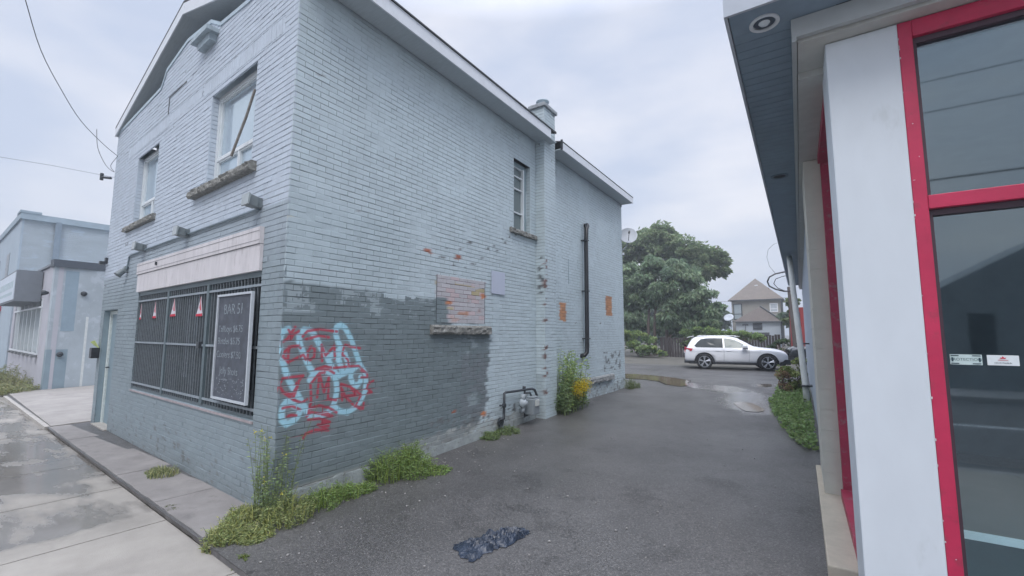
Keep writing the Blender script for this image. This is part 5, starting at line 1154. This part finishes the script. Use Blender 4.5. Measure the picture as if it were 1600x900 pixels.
# wooden fence
FY=21.6
def fence(x0,x1,y0,y1_,h,label):
    t=thing('wooden_fence',((x0+x1)/2,(y0+y1_)/2,.15),label,'fence','dark wooden fences behind the lot'); n=int(math.hypot(x1-x0,y1_-y0)/.145); b=MB()
    for k in range(n):
        u=k/n; x=x0+(x1-x0)*u; y=y0+(y1_-y0)*u; hh_=h+random.uniform(-.03,.05); b.box(x+.004,x+.134*(abs(x1-x0)/math.hypot(x1-x0,y1_-y0)),y,y+.02,.0,.03+hh_)
    b.build('boards',M('fence_wood',(.055,.045,.045),.9,.35,7,.3,40,stretch=(8,8,1)),t)
    b=MB(); k=0.0
    while k<=1.0: x=x0+(x1-x0)*k; y=y0+(y1_-y0)*k; b.box(x-.05,x+.05,y+.02,y+.12,.0,.03+h); k+=2.4/max(2.4,math.hypot(x1-x0,y1_-y0))
    b.build('posts',M('fence_wood2',(.05,.042,.04),.9),t); return t
fence(DY(1034,560,25.6)[0],DY(1076,560,25.6)[0],25.6,25.6,1.25,'dark board fence section left of the white SUV, below the trees')
fence(DY(1100,560,27.5)[0],DY(1222,560,27.5)[0],27.5,27.5,1.42,'dark board fence section behind the bonnet of the white SUV, below the house')
# shrubs and vines
def shrub(label,base,clumps,colA,colB,n,size,seed,cat='shrub',name='shrub',droop=.1,asp=.6,stem=True):
    t=thing(name,tuple(base),label,cat); crown('foliage',clumps,n,size,colA,colB,t,seed,droop,asp)
    if stem:
        b=MB(); rg=random.Random(seed)
        for (c,r) in clumps:
            for k in range(3): b.tube([(base[0]+rg.uniform(-.1,.1),base[1]+rg.uniform(-.1,.1),base[2]),((base[0]+c[0])/2+rg.uniform(-.1,.1),(base[1]+c[1])/2,(base[2]+c[2])/2),(c[0]+rg.uniform(-.5,.5)*r[0],c[1]+rg.uniform(-.5,.5)*r[1],c[2])],[.018,.012,.005],5)
        b.build('stems',bark,t)
    return t
ya=25.5; G1=(.09,.135,.05); G2=(.11,.16,.05)
cl=[clump(985,525,ya-.5,14),clump(1012,530,ya-.5,12),clump(988,540,ya-1,13),clump(1005,548,ya-1.4,12),clump(1022,546,ya-1.2,11),clump(975,525,ya-1,12),clump(1034,552,ya-1.5,7)]
shrub('loose bright green shrubs at the foot of the drooping tree, left of the fence',(*C3(1000,560,ya-1)[:2],.15),cl,(.16,.24,.10),(.32,.40,.14),800,.12,21)
cl=[clump(1075+k*14,522-[0,3,5,3,0,-1,-2,-2,-4][k],25.9,13,.85) for k in range(9)]+[clump(1068+k*12,535,25.7,9,1) for k in range(4)]
shrub('green vine draped over the fence top behind the roof of the white SUV',(*C3(1110,540,23.4)[:2],.15),cl,(.19,.28,.11),(.30,.40,.15),700,.11,22,'vine','fence_vine')
cl=[clump(1205,542,26.8,8),clump(1214,534,26.6,8),clump(1228,532,26.4,10),clump(1240,545,26.4,10),clump(1224,548,26.2,9)]
shrub('dark leafy bush against the fence, right behind the bonnet of the white SUV',(*C3(1222,560,23.6)[:2],.15),cl,(.07,.12,.06),(.13,.19,.08),700,.11,23)
# right-hand planting beside the wall
def gpt(px,py,z): return G(px,py,z)
p=gpt(1246,612,.02); cl=[]
for (x_,y_,r_) in ((1232,590,14),(1248,580,13),(1240,606,14),(1225,575,10),(1255,600,11),(1252,562,9)):
    q=DY(x_,y_,p[1]); cl.append((q,(r_*.019,r_*.019,r_*.0185)))
shrub('rust-tinged green shrub beside the cream downspout at the shop wall',(p[0],p[1],gz(p[1])),cl,(.22,.27,.09),(.34,.39,.14),1300,.055,31,asp=.55)
q=DY(1222,585,p[1]-.2); q2=DY(1228,603,p[1]-.2)
shrub('dry reddish weed in front of the green shrub at the shop wall',(q[0],q[1],gz(q[1])),[(q,(.19,.16,.24)),(q2,(.2,.18,.2))],(.36,.22,.16),(.40,.30,.18),1500,.045,32,'weed','dry_weed')
# ground-cover ivy strip along wall (stuff)
b=MB(); b.c=[]; rg=np.random.default_rng(5); n=5200; PP=[]
while len(PP)<n:
    y=rg.uniform(5.0,12.0); lx_=rg.uniform(-.75,.12); wdt=.18+.55*math.sin(min(1,(y-5.0)/5)*PI*.6)+.1*fbm(y*2,1)
    if lx_<.12-wdt: continue
    P=W(lx_,y+2.39-.0,0); PP.append((P[0],P[1],gz(P[1])+rg.uniform(.01,.10)*(1+.8*fbm(P[0]*3,P[1]*3))))
leaves(b,np.array(PP),np.column_stack([rg.normal(size=(n,2)),rg.uniform(-.2,.6,n)]),.055,.8,(.24,.34,.13),rg=rg); o=b.build('ground_cover',leafM); tag(o,'low green creeping ground cover along the foot of the shop wall','ground cover',kind='stuff')
# goldenrod next to the gas meter
def stemplant(b,bs,base,h,lean,nl,ls,colr,rg,bush=1.0):
    base=np.array(base); top=base+np.array([lean[0],lean[1],h]); mid=base+np.array([lean[0]*.3,lean[1]*.3,h*.55])
    K=6; pts=[]
    for k in range(K+1): u=k/K; pts.append((1-u)**2*base+2*u*(1-u)*mid+u*u*top)
    bs.tube([tuple(p) for p in pts],[.006*(1-.6*k/K)*bush for k in range(K+1)],4,cap=False)
    P=[];D=[]
    for k in range(nl):
        u=.12+.88*k/nl; i=min(K-1,int(u*K)); f=u*K-i; p=pts[i]*(1-f)+pts[i+1]*f; a=rg.uniform(0,2*PI); d=np.array([math.cos(a),math.sin(a),rg.uniform(-.3,.5)]); P.append(p+d*ls*.5); D.append(d)
    leaves(b,np.array(P),np.array(D),ls,.28,colr,rg=rg); return top
def gy2(px,py,x=.0): return S(px,py,x)
t=thing('goldenrod_plant',(.22,5.75,gz(5.7)),'tall leafy weed with a yellow flower head beside the gas meter','plant')
b=MB(); b.c=[]; bs=MB(); rg=np.random.default_rng(8); fl=MB(); fl.c=[]
for k in range(95):
    by=rg.uniform(5.35,6.35); h=rg.uniform(.5,1.25) if 5.5<by<6.15 else rg.uniform(.3,.7); x_=rg.uniform(.06,.42)
    top=stemplant(b,bs,(x_,by,gz(by)),h,(rg.uniform(-.02,.18),rg.uniform(-.15,.15)),34,.085,(.33,.44,.17) if h>.7 else (.20,.28,.13),rg)
for k in range(24):
    by=rg.uniform(5.6,6.2); x_=rg.uniform(.32,.56); z_=gz(by)+rg.uniform(.38,.56); n=80; d=rg.normal(size=(n,3))*np.array([.05,.06,.055]); leaves(fl,np.array([x_,by,z_])+d,rg.normal(size=(n,3)),.022,.8,(.62,.47,.03),rg=rg)
b.build('foliage',leafM,t); bs.build('stems',M('stem_green',(.12,.16,.06),.8),t); fl.build('flowers',leafM,t)
# weed clumps
def weeds(label,spots,n,h,colr,seed,name='weed_clump',spread=.25,ls=.04,blade=True,x_push=0,tips=None):
    c=np.mean(np.array([s_[:2] for s_ in spots]),axis=0); t=thing(name,(c[0],c[1],gz(c[1])),label,'weeds'); b=MB(); b.c=[]; bs=MB(); rg=np.random.default_rng(seed)
    for (x,y,sp,hh_) in spots:
        for k in range(n):
            a=rg.uniform(0,2*PI); r_=sp*math.sqrt(rg.random()); X=x+r_*math.cos(a); Y=y+r_*math.sin(a)*1.0
            if -1<X<.02 and Y>-.0: X=.03+abs(X)*.3
            H=hh_*rg.uniform(.5,1.1)*(1-.5*r_/sp); z0_=gz(Y)-.01 if Y>-.55 else -.265
            if rg.random()<.45:
                # grass blades
                la=rg.uniform(0,2*PI); L_=H*1.3; P=np.array([[X,Y,z0_]]); D=np.array([[math.cos(la)*.7,math.sin(la)*.7,1.0]]); 
                p0=np.array([X,Y,z0_]); p1=p0+np.array([math.cos(la)*.12*L_,math.sin(la)*.12*L_,L_*.55]); p2=p0+np.array([math.cos(la)*.55*L_,math.sin(la)*.55*L_,L_*.8]); w_=np.array([-math.sin(la),math.cos(la),0])*.0045
                o_=len(b.v); b.v+=[tuple(p0-w_),tuple(p0+w_),tuple(p1+w_*.8),tuple(p1-w_*.8),tuple(p2)]; b.f+=[(o_,o_+1,o_+2,o_+3),(o_+3,o_+2,o_+4)]; cc=np.array(colr)*rg.uniform(.8,1.4)*np.array([1.1,1,.8]); b.c+=[tuple(cc)]*5
            else: stemplant(b,bs,(X,Y,z0_),H,(rg.uniform(-.5,.5)*H,rg.uniform(-.5,.5)*H),int(8+H*40),ls,colr,rg,.6)
    b.build('foliage',leafM,t); bs.build('stems',M('stem_green',(.12,.16,.06)),t); return t
YG=(.30,.34,.14); GG=(.22,.32,.10)
weeds('large sprawling clump of yellow-green weeds round the street corner of the brick building',[(.05,-.22,.26,.20),(.20,.05,.22,.30),(.12,-.45,.17,.16),(-.18,-.15,.15,.16),(.30,-.3,.15,.10)],210,.3,YG,41,ls=.032)
weeds('low grassy weed band at the wall foot, just right of the corner clump',[(.16,.42,.20,.22),(.16,.68,.18,.18),(.22,.9,.12,.12)],170,.3,GG,42,ls=.035)
weeds('bushy bright green weed against the foundation, midway between corner and gas meter',[(.13,1.25,.20,.42),(.28,1.55,.25,.34),(.10,1.62,.14,.46),(.45,1.75,.18,.08)],190,.3,GG,43,ls=.04)
weeds('small green tuft at the wall foot, left of the gas meter pipes',[(.1,3.35,.16,.13),(.14,3.75,.22,.14)],130,.3,(.18,.25,.11),44)
q=G(270,742,-.21); weeds('pale green tuft growing from the concrete strip below the barred window',[(q[0],q[1]-.09,.16,.15),(q[0]-.2,q[1]-.08,.12,.10)],150,.3,(.30,.33,.18),45,ls=.022)
q=G(378,882,-.24); weeds('tiny green sprig in the joint where the sidewalk meets the asphalt',[(q[0],q[1],.06,.05)],50,.1,(.15,.2,.05),46,ls=.018)
q=G(272,803,-.24); weeds('thin moss and grass in the crack of the sidewalk edge below the pale tuft',[(q[0],q[1],.05,.03),(q[0]-.12,q[1]+.01,.05,.03)],40,.1,(.12,.14,.06),49,ls=.015)
weeds('sparse pale weed at the far rear corner of the brick building',[(.2,9.7,.14,.4),(.3,9.95,.12,.3)],60,.4,(.16,.2,.1),47,ls=.04)
q=G(60,612,-.2); weeds('straggly yellow grass clump at the foot of the low grey building',[(q[0]+.2,q[1]-.7,.7,.34),(q[0]-1.5,q[1]-.5,.8,.4),(q[0]-3.0,q[1]-.5,.8,.8),(q[0]+.6,q[1]-.9,.4,.3)],170,.5,(.30,.31,.16),48,ls=.07)
# tall thin weed on the corner
t=thing('tall_weed',(-.02,-.06,-.215),'tall spindly weed with tiny yellow flowers rising against the wall corner','weed'); b=MB(); b.c=[]; bs=MB(); rg=np.random.default_rng(9)
for k in range(46):
    X=rg.uniform(-.14,.16); Y=-.07+rg.uniform(-.06,.05) if X<.03 else rg.uniform(-.1,.12); h=rg.uniform(.25,.85)
    top=stemplant(b,bs,(max(X,-.1),Y,-.215),h,(rg.uniform(-.12,.16),rg.uniform(-.1,.05)),int(26*h+12),.036,(.24,.32,.14),rg,.6)
    if k%6==0: leaves(b,top+rg.normal(size=(8,3))*.012,rg.normal(size=(8,3)),.016,.9,(.55,.5,.10),rg=rg)
top=stemplant(b,bs,(.06,.1,-.215),1.0,(.02,.28),30,.035,(.15,.19,.08),rg,.7)
b.build('foliage',leafM,t); bs.build('stems',M('stem_green',(.12,.16,.06)),t)

# ------------------------------------------------------------------ litter
bag=G(775,850,-.21); c=np.array([bag[0],bag[1]])
t=MB(); nu,nv=46,22; du=np.array(G(830,832,-.2)[:2])-np.array(G(722,866,-.2)[:2]); Lb=np.hypot(*du); ux_=du/Lb; vx=np.array([-ux_[1],ux_[0]])
for i in range(nu+1):
    for j in range(nv+1):
        u=i/nu*2-1; v=j/nv*2-1; edge=max(0,1-(abs(u)**2.5+abs(v)**2.5)); wv=.12*(1+.5*fbm(u*2,3))
        nn_=abs(fbm(u*2.2+v,v*1.6,4,2))+.35*abs(fbm(u*6-v*2,v*4,9,2))
        z_=.004+edge**.5*(.012+.075*nn_); X=c+ux_*u*Lb*.5*(1+.12*fbm(v*2,u,2))+vx*(v*wv*(1-.25*u)+.03*fbm(u*3,1,7)); t.v.append((X[0],X[1],gz(X[1])+z_))
t.f=[(i*(nv+1)+j,(i+1)*(nv+1)+j,(i+1)*(nv+1)+j+1,i*(nv+1)+j+1) for i in range(nu) for j in range(nv) if (abs((i+.5)/nu*2-1)**3+abs((j+.5)/nv*2-1)**3)<1.15+.25*fbm(i*.3,j*.3)]
tag(t.build('plastic_bag',M('bag_plastic',(.022,.032,.052),.34,.5,7),smooth=False),'crumpled dark blue-black plastic bag lying flat on the asphalt','litter')
b=MB(); rg=random.Random(4)
for k in range(170):
    if k<110: y=rg.uniform(-.5,3.6); x=.1+abs(rg.gauss(0,.35))
    else: x=rg.uniform(.4,4.0); y=rg.uniform(-.5,5)
    z=gz(y)+.004; r_=rg.uniform(.004,.011); s_=[(x+math.cos(a)*r_*rg.uniform(.6,1.2),y+math.sin(a)*r_*rg.uniform(.6,1.2)) for a in (0,1.2,2.4,3.7,5)]
    b.prism([(p[0],p[1],z) for p in s_],(0,0,r_*.9))
tag(b.build('gravel',M('pebble',(.30,.29,.28),.9,.4,30)),'loose pale grit scattered along the wall foot','gravel',kind='stuff')

# ------------------------------------------------------------------ damp air
b=MB(); b.box(-640,640,-640,940,-1.7,15.5)
hz=b.build('haze',MATS['far_grass']); hz['kind']='stuff'
m=bpy.data.materials.new('haze_air'); m.use_nodes=True; N=m.node_tree.nodes; L=m.node_tree.links; N.remove(N['Principled BSDF'])
pv=N.new('ShaderNodeVolumePrincipled'); pv.inputs['Color'].default_value=(.86,.93,1,1); pv.inputs['Density'].default_value=.0032; pv.inputs['Anisotropy'].default_value=.2
L.new(pv.outputs[0],N['Material Output'].inputs['Volume']); hz.data.materials.clear(); hz.data.materials.append(m)
